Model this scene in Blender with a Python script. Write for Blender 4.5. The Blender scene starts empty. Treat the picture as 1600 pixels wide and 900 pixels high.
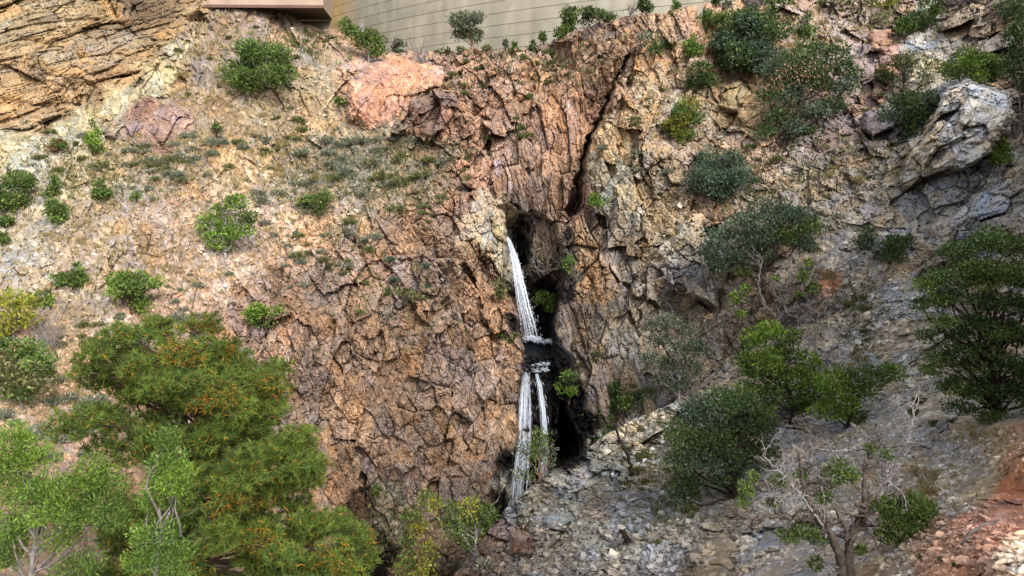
import bpy, math, random
import numpy as np
R = math.radians
F, S = 1067.0, 1.7                       # focal length in photo pixels, metres per depth unit
CP, SP = math.cos(R(12)), math.sin(R(12))
C = bpy.context.scene.collection
# ------------------------------------------------------------------ camera, sky, sun, exposure
cam = bpy.data.cameras.new('camera'); co = bpy.data.objects.new('camera', cam); C.objects.link(co)
cam.sensor_width = 36; cam.lens = F / 1600 * 36; cam.clip_end = 5000; cam.clip_start = 0.1
co.rotation_euler = (R(90 - 12), 0, 0)
bpy.context.scene.camera = co
SUN = np.array([0.36, -0.60, 0.71]); SUN /= np.linalg.norm(SUN)
w = bpy.data.worlds.new('World'); bpy.context.scene.world = w; w.use_nodes = True
nt = w.node_tree; bg = nt.nodes['Background']
sky = nt.nodes.new('ShaderNodeTexSky'); sky.sky_type = 'NISHITA'; sky.sun_disc = False
sky.sun_elevation = math.asin(SUN[2]); sky.sun_rotation = math.atan2(SUN[0], SUN[1])
sky.dust_density = 6.0; sky.ozone_density = .4
hs = nt.nodes.new('ShaderNodeHueSaturation'); hs.inputs['Saturation'].default_value = .36; nt.links.new(sky.outputs[0], hs.inputs['Color']); nt.links.new(hs.outputs[0], bg.inputs[0]); bg.inputs[1].default_value = 0.15
sl = bpy.data.lights.new('sun', 'SUN'); sl.energy = .85; sl.angle = R(16); sl.color = (1, .945, .84)
so = bpy.data.objects.new('sun', sl); C.objects.link(so); so.location = (30, -30, 60)
from mathutils import Vector
so.rotation_euler = Vector(tuple(-SUN)).to_track_quat('-Z', 'Y').to_euler()
vs = bpy.context.scene.view_settings
vs.view_transform = 'Standard'; vs.look = 'None'; vs.gamma = 1; vs.exposure = 1.5
# ------------------------------------------------------------------ small helpers
f32 = np.float32
def ray(u, v):
    u = np.asarray(u, dtype=np.float64); v = np.asarray(v, dtype=np.float64)
    x = (u - 800) / F; y = (450 - v) / F
    return np.stack([x, CP + SP * y, -SP + CP * y], -1)
def at(u, v, d): return ray(u, v) * (np.asarray(d, dtype=np.float64)[..., None] * S)
def depth_of(P): return float(P[1] * CP - P[2] * SP)
def lin(c):
    c = np.asarray(c, dtype=np.float64) / 255.0
    return np.where(c <= .04045, c / 12.92, ((c + .055) / 1.055) ** 2.4)
def hsh(ix, iy, iz, s):
    h = (ix.astype(np.uint32) * np.uint32(374761393)) ^ (iy.astype(np.uint32) * np.uint32(668265263)) ^ (iz.astype(np.uint32) * np.uint32(2246822519)) ^ np.uint32((s * 974711 + 12345) & 0xffffffff)
    h = (h ^ (h >> np.uint32(15))) * np.uint32(2246822519); h = (h ^ (h >> np.uint32(13))) * np.uint32(3266489917)
    return h ^ (h >> np.uint32(16))
def rnd(h, k):
    h = (h + np.uint32((k * 2654435761) & 0xffffffff)) * np.uint32(2246822519); h = (h ^ (h >> np.uint32(13))) * np.uint32(3266489917); h ^= h >> np.uint32(16)
    return h.astype(f32) * f32(1 / 4294967296.0)
def vnoise(P, s):
    P = P.astype(f32); i = np.floor(P); f = P - i; i = i.astype(np.int32); f = f * f * (3 - 2 * f)
    out = np.zeros(len(P), f32)
    for dx in (0, 1):
        wx = f[:, 0] if dx else 1 - f[:, 0]
        for dy in (0, 1):
            wy = wx * (f[:, 1] if dy else 1 - f[:, 1])
            for dz in (0, 1):
                wz = wy * (f[:, 2] if dz else 1 - f[:, 2])
                out += wz * (hsh(i[:, 0] + dx, i[:, 1] + dy, i[:, 2] + dz, s).astype(f32) * f32(1 / 4294967296.0))
    return out * 2 - 1
def fbm(P, s, o=3):
    r = 0; a = 1.0; t = 0
    for k in range(o): r = r + a * vnoise(P * (2 ** k), s + k); t += a; a *= .5
    return r / t * 1.6
def worley(P, s, jit=.75):
    Q = P.astype(f32); b = np.floor(Q - .5); n = len(Q)
    F1 = np.full(n, 9, f32); F2 = np.full(n, 9, f32); ID = np.zeros(n, np.uint32); VX = np.zeros((n, 3), f32)
    b = b.astype(np.int32)
    for dx in (0, 1):
        for dy in (0, 1):
            for dz in (0, 1):
                cx, cy, cz = b[:, 0] + dx, b[:, 1] + dy, b[:, 2] + dz
                h = hsh(cx, cy, cz, s)
                vx = Q[:, 0] - cx - .5 - (rnd(h, 1) - .5) * jit; vy = Q[:, 1] - cy - .5 - (rnd(h, 2) - .5) * jit; vz = Q[:, 2] - cz - .5 - (rnd(h, 3) - .5) * jit
                d = .25 * np.sqrt(vx * vx + vy * vy + vz * vz) + .75 * np.maximum(np.maximum(np.abs(vx), np.abs(vy)), np.abs(vz)); m = d < F1
                F2 = np.where(m, F1, np.minimum(F2, d)); F1 = np.where(m, d, F1); ID = np.where(m, h, ID)
                VX[m, 0] = vx[m]; VX[m, 1] = vy[m]; VX[m, 2] = vz[m]
    return ID, VX, F1, F2
def sstep(a, b, x): t = np.clip((x - a) / (b - a), 0, 1); return t * t * (3 - 2 * t)
TILTS = np.array([(.5, .2, -1.1), (-.9, .3, .5), (.9, -.2, .45), (.1, .8, .9)], dtype=np.float32)
def facet(P, M, size, s, tilt=.9, crack=.35):
    """blocky rock: every cell of broken stone gets its own height and tilted face, with an open joint round it"""
    ID, V, F1, F2 = worley((P @ M) / size, s)
    h = (rnd(ID, 5) - .5) * 1.1
    pick = (rnd(ID, 6) * 4).astype(np.int32); st = .55 + .6 * rnd(ID, 7)
    for k in range(3): h = h + tilt * V[:, k] * (TILTS[pick, k] * st + (rnd(ID, 8 + k) - .5) * .5)
    c = 1 - sstep(0.01, .075, F2 - F1)
    return h - crack * c, ID, c
def rot(ax, ay, az, sc=(1, 1, 1)):
    cx, sx, cy, sy, cz, sz = math.cos(ax), math.sin(ax), math.cos(ay), math.sin(ay), math.cos(az), math.sin(az)
    A = np.array([[1, 0, 0], [0, cx, -sx], [0, sx, cx]]) @ np.array([[cy, 0, sy], [0, 1, 0], [-sy, 0, cy]]) @ np.array([[cz, -sz, 0], [sz, cz, 0], [0, 0, 1]])
    return (A @ np.diag(sc)).astype(f32)
JOINT = rot(.25, .55, .3, (1.6, 1.0, .62))
JOINT2 = rot(-.2, -.5, .7, (1.35, .95, .7))
UPR = rot(.05, -.12, .5, (1.25, 1.0, .34))
BED = rot(-.1, -.5, .1, (.45, .45, 1.7))
def make_mesh(name, V, faces, col=None, mat=None, parent=None, smooth=False, link=True):
    """V (n,3); faces (m,k) array, or a list of such arrays"""
    V = np.asarray(V, dtype=f32)
    if isinstance(faces, np.ndarray): faces = [faces]
    faces = [np.asarray(f, np.int32) for f in faces if len(f)]
    me = bpy.data.meshes.new(name)
    me.vertices.add(len(V)); me.vertices.foreach_set('co', V.ravel())
    lt = np.concatenate([np.full(len(f), f.shape[1], np.int32) for f in faces])
    li = np.concatenate([f.ravel() for f in faces])
    me.loops.add(len(li)); me.loops.foreach_set('vertex_index', li)
    me.polygons.add(len(lt)); me.polygons.foreach_set('loop_start', np.concatenate([[0], np.cumsum(lt)[:-1]]).astype(np.int32))
    me.polygons.foreach_set('use_smooth', np.full(len(lt), smooth))
    me.update(calc_edges=True)
    if col is not None:
        a = me.color_attributes.new('Col', 'FLOAT_COLOR', 'POINT')
        c4 = np.ones((len(V), 4), f32); c4[:, :3] = col; a.data.foreach_set('color', c4.ravel())
    if mat: me.materials.append(mat)
    o = bpy.data.objects.new(name, me)
    if link: C.objects.link(o)
    if parent: o.parent = parent
    return o
def tag(o, label=None, cat=None, group=None, kind=None):
    if label: o['label'] = label
    if cat: o['category'] = cat
    if group: o['group'] = group
    if kind: o['kind'] = kind
    return o
def empty(name, loc, label, cat, group=None):
    o = bpy.data.objects.new(name, None); C.objects.link(o); o.location = tuple(float(x) for x in loc); o.empty_display_size = .3
    return tag(o, label, cat, group)
# ------------------------------------------------------------------ materials
def material(name, rough=.9, spec=.2, var=(.8, 1.2), scale=3.0, bump=0.0, bscale=12, trans=0.0, const=None):
    m = bpy.data.materials.new(name); m.use_nodes = True; t = m.node_tree; b = t.nodes['Principled BSDF']
    b.inputs['Roughness'].default_value = rough; b.inputs['Specular IOR Level'].default_value = spec
    tc = t.nodes.new('ShaderNodeTexCoord'); n = t.nodes.new('ShaderNodeTexNoise'); n.inputs['Scale'].default_value = scale; n.inputs['Detail'].default_value = 6
    t.links.new(tc.outputs['Object'], n.inputs['Vector'])
    mr = t.nodes.new('ShaderNodeMapRange'); mr.inputs['From Min'].default_value = .3; mr.inputs['From Max'].default_value = .7
    mr.inputs['To Min'].default_value, mr.inputs['To Max'].default_value = var
    t.links.new(n.outputs['Fac'], mr.inputs['Value'])
    mx = t.nodes.new('ShaderNodeMix'); mx.data_type = 'RGBA'; mx.blend_type = 'MULTIPLY'; mx.inputs['Factor'].default_value = 1
    if const is None:
        a = t.nodes.new('ShaderNodeAttribute'); a.attribute_name = 'Col'; t.links.new(a.outputs['Color'], mx.inputs[6])
    else: mx.inputs[6].default_value = (*const, 1)
    t.links.new(mr.outputs['Result'], mx.inputs[7]); t.links.new(mx.outputs[2], b.inputs['Base Color'])
    if bump:
        n2 = t.nodes.new('ShaderNodeTexNoise'); n2.inputs['Scale'].default_value = bscale; n2.inputs['Detail'].default_value = 8; n2.inputs['Roughness'].default_value = .7
        t.links.new(tc.outputs['Object'], n2.inputs['Vector'])
        bp = t.nodes.new('ShaderNodeBump'); bp.inputs['Strength'].default_value = bump; bp.inputs['Distance'].default_value = .12
        t.links.new(n2.outputs['Fac'], bp.inputs['Height']); t.links.new(bp.outputs['Normal'], b.inputs['Normal'])
    if trans:
        tr = t.nodes.new('ShaderNodeBsdfTranslucent'); t.links.new(mx.outputs[2], tr.inputs['Color'])
        ms = t.nodes.new('ShaderNodeMixShader'); ms.inputs[0].default_value = trans
        t.links.new(b.outputs[0], ms.inputs[1]); t.links.new(tr.outputs[0], ms.inputs[2])
        t.links.new(ms.outputs[0], t.nodes['Material Output'].inputs['Surface'])
    return m
M_ROCK = material('rock', .95, .12, (.85, 1.15), 2.2, .12, 14)
M_STONE = material('loose_stone', .95, .15, (.85, 1.15), 4, .3, 10)
M_LEAF = material('foliage', .7, .25, (.8, 1.2), 1.2, trans=.25)
M_BARK = material('bark', .95, .1, (.6, 1.3), 9, .6, 30)
M_CONC = material('concrete', .9, .2, (.84, 1.1), .45, .2, 5)
M_WATER = material('falling_water', .25, .5, (.85, 1.1), 3, const=(.58, .64, .72), trans=.2)
def see_through(m, f):
    t = m.node_tree; o = t.nodes['Material Output']; src = o.inputs['Surface'].links[0].from_socket
    tp = t.nodes.new('ShaderNodeBsdfTransparent'); ms = t.nodes.new('ShaderNodeMixShader'); ms.inputs[0].default_value = f
    t.links.new(src, ms.inputs[1]); t.links.new(tp.outputs[0], ms.inputs[2]); t.links.new(ms.outputs[0], o.inputs['Surface'])
see_through(M_WATER, .6)
M_POOL = material('dark_pool_water', .25, .02, (.6, 1.4), 2, .12, 6, const=(.004, .005, .006))
M_STEEL = material('galvanised_steel', .5, .5, (.85, 1.1), 2, const=(.5, .52, .55))
# ------------------------------------------------------------------ depth of the two rock masses, as points the surface passes through
DA = [(-300,-150,50),(0,-150,52),(0,0,50),(0,120,48),(0,205,46),(-300,100,46),(-300,1100,9),(-300,900,13),(-300,700,20),(-300,400,33),
 (0,250,43.8),(100,220,46.3),(200,165,49.3),(290,75,55),(330,25,59),(100,150,49),(200,90,52.5),(280,30,57),(100,0,52),(200,0,55.5),(300,-60,59),(300,-150,60),
 (100,300,42),(250,250,45),(400,150,51.5),(400,60,57),(480,60,60),(560,100,57),(250,350,40.5),(100,400,37),(0,350,40),(0,450,34.5),(100,500,32.5),(200,480,34),
 (0,600,27),(100,620,27.5),(0,750,20),(150,750,22),(0,900,14),(200,900,16),(100,1100,9),(400,1100,12),(330,1000,14),(400,250,47.5),(400,350,43.3),(400,450,39.7),(300,450,37.5),
 (300,600,32),(450,550,37.2),(450,650,35.5),(430,760,33),(550,200,52),(550,300,48),(550,400,44.2),(550,500,41.3),(550,600,39.3),(550,700,38),(550,800,37),(550,900,37),(560,1050,38),
 (650,100,57.5),(650,200,52),(690,300,47.3),(690,400,43.8),(700,500,41.4),(700,600,39.6),(700,700,38.3),(700,800,37.3),(700,900,37.5),
 (715,350,45.3),(715,400,44),(785,330,48.5),(785,415,46.5),(770,480,42.8),(795,550,41.3),(800,650,39.8),(795,750,39),
 (600,70,62),(700,78,58.5),(800,75,55),(850,65,53.5),(900,50,52),(950,35,51),(1000,20,50.5),(1060,12,50.5),(760,200,51.5),
 (900,200,49.8),(850,250,49),(900,300,47.6),(950,400,44.6),(900,450,43.6),(930,550,42),(900,650,41.3),(900,700,41),(950,300,46.6),(1000,200,48.2),(1000,100,50),(1050,60,50),(1100,150,49.5),
 (1100,300,45.5),(1050,400,43.5),(1050,500,41.7),(1000,600,40.6),(1150,450,40),(1200,380,40),(1250,250,44),(1200,150,48.5),(1250,60,52),(1200,15,55),(1320,100,50),(1330,15,56),(1420,60,51),
 (1420,150,45),(1470,15,52),(1350,250,42.5),(1350,350,38.8),(1420,300,38.5),(1450,250,38.8),(1500,200,38.5),(1550,250,35.5),(1500,330,35),(1580,150,38.5),(1600,50,42),(1550,20,46),(1700,-60,44),
 (1700,200,34),(1900,-60,42),(1900,200,30),(1600,330,32),(1420,430,34.7),(1300,480,37),(1600,400,31),(1180,560,40),(1300,600,41),(1500,500,37),(1700,450,34),(1900,400,30),(1900,1050,36),
 (1500,700,40),(1200,800,44),(900,800,42.5),(900,1050,43),(700,1050,39),(1500,1050,42)]
DB = [(1110,590,39.3),(1180,535,38.5),(1300,490,36.7),(1420,425,34.5),(1500,385,33),(1620,340,31),(1900,250,27),(640,960,27),(720,890,28.5),(790,795,31),(860,738,33.5),(960,670,36.5),(1050,630,38.5),
 (800,900,24.5),(900,800,28),(900,900,21.5),(1000,750,29),(1000,850,22.5),(1000,950,18),(1100,700,30.5),(1100,800,23),(1100,900,17.5),(1200,600,34.8),(1200,700,28.5),(1200,800,21),(1200,900,14.5),
 (1300,600,32),(1300,700,25),(1300,800,17.5),(1300,900,12),(1400,500,32.2),(1400,600,27.5),(1400,700,21),(1400,800,13.5),(1400,900,9.5),(1500,500,29),(1500,600,23.5),(1500,690,17),(1500,800,10.5),(1500,900,7.5),
 (1600,450,28),(1600,550,23.5),(1600,640,18),(1600,670,14.5),(1600,750,10.5),(1600,850,7.3),(1800,600,15),(1800,800,6.5),(1800,1000,5),(1500,1050,5.5),(1200,1050,9),(900,1050,14),(700,1050,20),(1900,400,22),(560,1100,19),(560,1010,24),(900,1100,12),(1300,1100,7),(1600,1100,5),(1900,1100,5),(1900,800,6)]
def rbf(ctrl):
    c = np.array(ctrl, dtype=np.float64); X = c[:, :2] / 300.0; n = len(X)
    def ker(A): r2 = ((A[:, None] - X[None]) ** 2).sum(-1); return np.sqrt(r2 + .04)
    K = np.zeros((n + 3, n + 3)); K[:n, :n] = -ker(X) - np.eye(n) * .004; K[:n, n] = 1; K[:n, n + 1:] = X; K[n, :n] = 1; K[n + 1:, :n] = X.T
    wgt = np.linalg.solve(K, np.concatenate([c[:, 2], np.zeros(3)]))
    gu = np.arange(-320, 1921, 10.0); gv = np.arange(-170, 1121, 10.0)
    G = np.stack(np.meshgrid(gu, gv), -1).reshape(-1, 2) / 300.0
    D = (-ker(G) @ wgt[:n] + wgt[n] + G @ wgt[n + 1:]).reshape(len(gv), len(gu))
    def ev(u, v):
        a = np.clip((np.asarray(u) + 320) / 10, 0, len(gu) - 1.001); b = np.clip((np.asarray(v) + 170) / 10, 0, len(gv) - 1.001)
        i = a.astype(int); j = b.astype(int); fa = a - i; fb = b - j
        return (D[j, i] * (1 - fa) + D[j, i + 1] * fa) * (1 - fb) + (D[j + 1, i] * (1 - fa) + D[j + 1, i + 1] * fa) * fb
    return ev
dA, dB = rbf(DA), rbf(DB)
# ------------------------------------------------------------------ what the ground is made of: place, reach, colour (sRGB), brokenness
ZONES = [(20,240,15,(186,168,126),.02),(60,228,14,(186,168,126),.02),(92,214,14,(186,168,126),.02),(130,192,13,(184,166,124),.03),(165,172,13,(184,166,124),.03),(200,152,12,(182,162,118),.03),(228,132,12,(182,162,118),.03),(256,108,11,(200,180,132),.05),(282,84,11,(196,176,130),.05),
 (12,632,13,(214,172,132),.02),(60,606,13,(214,170,130),.02),(108,577,12,(212,168,130),.02),(152,550,12,(212,168,130),.02),(200,517,11,(208,165,128),.03),(236,490,10,(205,160,125),.05),(-100,60,90,(205,165,100),1),(60,40,70,(208,168,102),1),(60,130,60,(200,155,95),1),(150,110,60,(196,152,96),1),(240,90,45,(200,160,105),1),(215,20,50,(128,105,82),.9),(150,30,28,(180,145,90),.9),(290,50,30,(185,150,105),.8),
 (40,235,26,(186,170,130),.1),(110,205,22,(200,185,140),.1),(175,170,20,(205,185,135),.1),(240,120,18,(205,185,130),.15),
 (350,60,40,(170,135,105),.35),(430,60,40,(185,140,108),.5),(330,130,45,(172,140,112),.25),(450,150,45,(180,155,120),.5),(480,200,40,(178,150,120),.45),
 (60,300,45,(190,165,130),.2),(240,200,30,(150,100,88),.3),(200,260,50,(170,145,115),.2),(330,230,50,(175,145,112),.25),(260,330,50,(190,150,118),.4),(370,270,40,(195,160,125),.2),
 (40,410,18,(198,176,152),.6),(150,380,50,(190,155,120),.35),(250,400,45,(185,145,112),.5),(330,420,40,(200,155,118),.25),(130,480,40,(180,150,118),.3),(270,470,40,(200,150,115),.3),
 (60,600,45,(205,160,120),.05),(170,540,35,(205,160,122),.05),(100,680,50,(200,150,120),.1),(90,760,50,(195,140,110),.2),(60,860,60,(160,125,100),.3),
 (430,380,50,(190,148,115),.5),(500,260,50,(165,140,112),.25),(600,260,50,(160,138,110),.3),(560,330,45,(185,150,118),.4),(620,370,45,(185,135,100),.8),
 (400,520,45,(178,128,105),.9),(480,460,50,(165,125,100),.8),(560,470,50,(160,120,94),.9),(480,580,50,(150,115,98),1),(570,570,50,(160,118,90),1),(640,520,45,(158,122,98),1),(500,650,40,(195,150,115),.8),(560,680,35,(205,155,110),.9),(620,690,35,(135,100,82),1),(660,600,50,(150,112,90),1),
 (680,680,45,(140,108,88),1),(740,640,40,(190,145,100),1),(770,560,35,(195,142,92),1),(790,680,25,(205,162,112),.8),(720,560,40,(158,120,95),1),(740,460,40,(180,132,98),.9),(690,420,40,(160,120,98),.9),(790,480,20,(200,142,88),1),
 (758,355,26,(212,188,144),.28),(770,400,20,(200,186,154),.3),(748,325,20,(208,178,136),.4),(720,290,35,(175,115,90),.9),(680,250,40,(160,130,105),.5),(700,170,30,(170,120,88),.9),(670,185,20,(125,90,75),1),(600,140,40,(215,160,130),.4),
 (760,130,40,(175,125,100),.9),(780,190,35,(165,120,100),.8),(740,95,25,(190,140,112),.9),(850,110,40,(185,145,108),.7),(850,200,50,(172,118,90),1),(880,150,40,(168,118,92),1),(830,250,30,(195,140,100),1),(860,300,35,(150,108,92),1),(920,90,30,(190,145,108),.9),(950,60,25,(212,160,105),.7),(960,130,25,(180,135,105),1),
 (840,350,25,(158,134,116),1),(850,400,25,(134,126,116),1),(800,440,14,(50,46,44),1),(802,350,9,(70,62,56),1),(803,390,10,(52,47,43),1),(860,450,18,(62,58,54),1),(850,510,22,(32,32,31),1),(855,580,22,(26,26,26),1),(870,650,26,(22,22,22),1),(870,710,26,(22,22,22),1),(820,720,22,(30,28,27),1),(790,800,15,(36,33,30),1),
 (1000,50,30,(210,158,105),.7),(1060,90,30,(212,165,112),.5),(1000,150,35,(205,172,122),.8),(1060,130,35,(205,175,130),.6),(1130,160,30,(200,168,118),.7),(1020,220,35,(195,162,118),.8),(1080,240,35,(185,155,120),.6),(950,220,20,(200,165,115),.8),(960,270,30,(172,158,125),.9),
 (1180,60,40,(195,155,115),.5),(1110,40,20,(215,155,110),.6),(1260,80,35,(195,155,118),.5),(1380,40,30,(185,150,120),.5),(1390,90,22,(200,140,118),.6),(1340,100,35,(182,145,128),.6),(1300,60,30,(190,155,125),.5),(1250,180,40,(175,140,115),.5),(1300,200,35,(165,135,122),.6),(1360,220,30,(150,138,138),.6),
 (1450,60,25,(170,165,148),.12),(1450,110,30,(172,168,152),.1),(1520,40,25,(175,150,115),.9),(1560,60,30,(150,130,112),.9),(1480,90,22,(165,155,142),.4),(1180,250,40,(165,138,115),.5),(1130,310,25,(190,150,120),.3),(1050,310,35,(160,145,122),.9),(1000,330,30,(165,150,125),.9),
 (930,400,16,(205,158,85),1),(925,450,14,(195,148,80),1),(960,370,30,(165,142,112),1),(1000,440,40,(150,132,112),1),(1060,370,35,(165,158,140),.9),(1100,430,35,(140,132,122),1),(1040,460,30,(118,110,102),1),(960,500,30,(168,150,125),1),(910,540,25,(165,138,112),1),(980,560,35,(160,152,140),.9),(930,600,25,(175,145,118),.9),(890,500,16,(150,125,105),1),
 (1180,330,40,(150,138,120),.6),(1250,310,35,(150,138,122),.5),(1300,350,35,(148,140,128),.5),(1330,290,30,(152,142,132),.8),(1400,270,30,(150,142,125),.7),(1480,220,45,(200,188,160),.7),(1440,300,25,(165,162,158),.8),(1520,290,35,(160,162,165),.8),(1480,360,35,(158,158,160),.8),(1580,280,35,(165,160,150),.6),
 (1350,420,40,(150,146,138),.2),(1350,520,50,(145,140,130),.12),(1290,440,9,(176,122,84),.3),(1200,480,40,(140,130,118),.5),(1180,600,40,(155,148,138),.4),(1420,600,50,(150,148,142),.12),(1500,520,50,(142,136,126),.15),(1590,600,50,(140,132,118),.15),
 (1000,665,24,(204,197,180),.8),(1040,642,18,(204,197,180),.9),(890,745,26,(204,198,182),1.0),(945,702,20,(204,198,182),1.0),(830,790,26,(198,192,174),1.0),(960,720,30,(150,158,155),.5),(880,800,30,(150,150,148),.7),(850,860,40,(150,138,126),.4),(810,850,16,(175,110,75),.8),(950,820,40,(148,140,128),.25),(1000,880,40,(150,142,130),.3),(1050,800,40,(130,125,115),.2),
 (1120,860,30,(150,135,108),.8),(1100,760,40,(120,115,105),.2),(1220,850,40,(160,160,162),.7),(1300,740,40,(150,142,130),.2),(1450,740,35,(150,148,140),.12),(1540,690,35,(158,148,128),.12),(1500,760,35,(150,142,128),.15),(1590,720,30,(175,130,95),.15),(1440,830,35,(170,125,85),.25),(1540,820,40,(182,112,62),.3),(1590,780,30,(178,108,60),.3),(1590,880,22,(205,170,130),.4),(1490,890,30,(178,120,75),.3),(1380,880,30,(150,140,130),.2),
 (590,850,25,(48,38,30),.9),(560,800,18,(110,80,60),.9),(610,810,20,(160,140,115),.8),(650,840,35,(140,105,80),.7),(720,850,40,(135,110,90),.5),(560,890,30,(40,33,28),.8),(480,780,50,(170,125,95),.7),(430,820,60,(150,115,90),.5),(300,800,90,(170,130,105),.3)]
ZA = np.array([(z[0], z[1], z[2], *lin(z[3]), z[4]) for z in ZONES], dtype=f32)
GAIN = f32(.53)                           # sunlit photo value to base colour
ZA[(ZA[:, 0] > 960) & ((ZA[:, 1] > 240) | (ZA[:, 0] > 1400)), 3:6] *= np.array([1.40, 1.33, 1.20], dtype=f32); ZA[(ZA[:, 0] < 490) & (ZA[:, 6] < .62), 6] *= .5; ZA[ZA[:, 0] < 720, 3:6] *= np.array([.95, .97, .86], dtype=f32); ZA[(ZA[:, 0] > 1000) & (ZA[:, 1] > 240), 3:6] *= np.array([1.04, 1.0, .93], dtype=f32); ZA[(ZA[:, 0] > 1280) & (ZA[:, 1] > 240), 3:6] *= 1.1; ZA[(ZA[:, 0] > 620) & (ZA[:, 0] < 970) & (ZA[:, 1] < 320), 3:6] *= 1.2
_r = ((ZA[:, 3] / ZA[:, 4]) > 1.62) & (ZA[:, 3] > .15) & (ZA[:, 0] < 1000) & (ZA[:, 0] > 380); ZA[_r, 3:6] = ZA[_r, 3:6] * .5 + lin((200, 158, 120)).astype(f32) * .5
_g = ZA[:, 3:6].mean(1, keepdims=True); ZA[:, 3:6] = (ZA[:, 3:6] * .6 + _g * .4) * np.array([.98, 1.0, .97], dtype=f32)
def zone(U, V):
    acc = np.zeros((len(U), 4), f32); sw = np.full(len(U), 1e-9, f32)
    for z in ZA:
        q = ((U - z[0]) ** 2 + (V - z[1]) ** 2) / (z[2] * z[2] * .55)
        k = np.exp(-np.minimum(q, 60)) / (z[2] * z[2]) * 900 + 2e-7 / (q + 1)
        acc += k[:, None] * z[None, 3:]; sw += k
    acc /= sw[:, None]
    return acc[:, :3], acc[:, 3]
SLOT = np.array([(770,322),(798,318),(830,330),(868,345),(884,400),(880,450),(868,500),(864,540),(866,590),(884,640),(908,700),(905,760),(860,830),(770,830),(793,770),(808,700),(812,640),(815,590),(816,550),(808,505),(796,470),(788,430),(788,350)], dtype=np.float64)
CRACK = np.array([(978,92),(960,130),(942,172),(922,212),(913,240),(907,290),(900,318),(893,330)], dtype=np.float64)
def seg_dist(U, V, poly, closed=True):
    d = np.full(len(U), 1e9); n = len(poly)
    for i in range(n if closed else n - 1):
        a = poly[i]; b = poly[(i + 1) % n]; ab = b - a
        t = np.clip(((U - a[0]) * ab[0] + (V - a[1]) * ab[1]) / (ab @ ab), 0, 1)
        d = np.minimum(d, np.hypot(U - a[0] - t * ab[0], V - a[1] - t * ab[1]))
    return d
def sdf(U, V, poly):
    d = seg_dist(U, V, poly); ins = np.zeros(len(U), bool); n = len(poly)
    for i in range(n):
        a = poly[i]; b = poly[(i + 1) % n]
        c = ((a[1] > V) != (b[1] > V)) & (U < (b[0] - a[0]) * (V - a[1]) / (b[1] - a[1] + 1e-12) + a[0]); ins ^= c
    return np.where(ins, d, -d)
def tint(col, ID, amt, hue):
    a = rnd(ID, 11); b = rnd(ID, 12)
    col = col * (1 + amt * (a - .5) * 2)[:, None]
    sh = np.stack([1 + hue * (b - .5) * .6, 1 - hue * .1 * np.abs(b - .5), 1 - hue * (b - .5) * 1.0], -1)
    return col * sh
def rocky(P, N, col, rock, seed, soft=1.0, bed=None, space=None, upr=None):
    """displace a smooth surface P along its normals into broken rock, and vary the stone colour block by block"""
    P32 = P.astype(f32); n = len(P)
    rr = np.linalg.norm(P32, axis=1); Dm = f32(40 * S if seed != 500 else 22 * S)
    P32e = P32 * ((Dm / rr) ** f32(.55))[:, None]
    wp = P32e + .14 * np.stack([fbm(P32 / 3.0, seed + 40 + k, 2) for k in range(3)], -1)
    sp_ = space * (Dm / rr) ** f32(.55) * f32(.75) if space is not None else np.full(n, .1, f32)
    rk = np.clip(rock + .24 * fbm(P32 / 5.0, seed + 3, 3), 0.03, 1.25)
    disp = 0.6 * fbm(P32 / 9.0, seed + 7, 3) * (.4 + .6 * rk)
    tot = np.zeros(n, f32)
    cm = sstep(-.35, .6, fbm(P32 / 2.6, seed + 81, 3))
    for size, amp, k, ck in ((5.5, 1.3, 1, .3), (2.4, .8, 2, .5), (1.05, .36, 3, .6), (.5, .17, 4, .4), (.23, .07, 5, .4)):
        h, ID, c = facet(wp, JOINT if k % 2 else JOINT2, size, seed + 100 + k, 1.2, 0); h = h - ck * c * (.05 + .95 * cm)
        if bed is not None:
            i = np.nonzero(bed > .02)[0]
            if len(i):
                hb, IB, cb = facet(wp[i], BED, size * 1.15, seed + 200 + k, .6, .3)
                m = bed[i] * sstep(-.9, .0, fbm(P32[i] / 4.5, 71, 2)); h[i] = h[i] * (1 - m) + hb * m; ID[i] = np.where(m > .5, IB, ID[i])
        if upr is not None and k < 5:
            i = np.nonzero(upr > .02)[0]
            if len(i):
                hb, IB, cb = facet(wp[i], UPR, size * .9, seed + 300 + k, 1.0, 0)
                m = upr[i] > .5; hb = hb - ck * cb * (.15 + .85 * cm[i]); h[i] = np.where(m, hb, h[i]); ID[i] = np.where(m, IB, ID[i])
        lod = 1 - sstep(.3, .9, sp_ / size)
        low = {1: .04, 2: .09, 3: .2, 4: .4, 5: .7}[k]
        g = low + (1 - low) * np.clip(rk, 0, 1.2)
        tot += amp * h * g * lod
        if k >= 4:
            sl_ = (rnd(ID, 20) > .74) * (1 - np.clip(rk * 1.3, 0, 1)) * lod; col = col * (.93 + .42 * sl_)[:, None]; tot += {4: .10, 5: .06}[k] * sl_
        col = tint(col, ID, {1: .09, 2: .15, 3: .17, 4: .16, 5: .16}[k] * (.6 + .4 * np.clip(rk, 0, 1)) * lod, {1: .2, 2: .24, 3: .2, 4: .16, 5: .12}[k])
    big = fbm(P32 / 4.0, seed + 60, 4)
    col = col * (1 + .16 * big)[:, None]
    fine = fbm(P32 / .22, seed + 66, 2) * (1 - sstep(.1, .35, sp_))
    col = col * (1 + .14 * fine)[:, None]; tot += .02 * fine
    vd = -P / np.linalg.norm(P, axis=1, keepdims=True); nv = np.abs((N * vd).sum(1)); nv = np.clip(nv, .5, 1) / (.45 + .55 * sstep(.08, .4, nv))
    return P + vd * ((disp + tot) * soft / nv)[:, None], np.clip(col, .004, .85)
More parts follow.
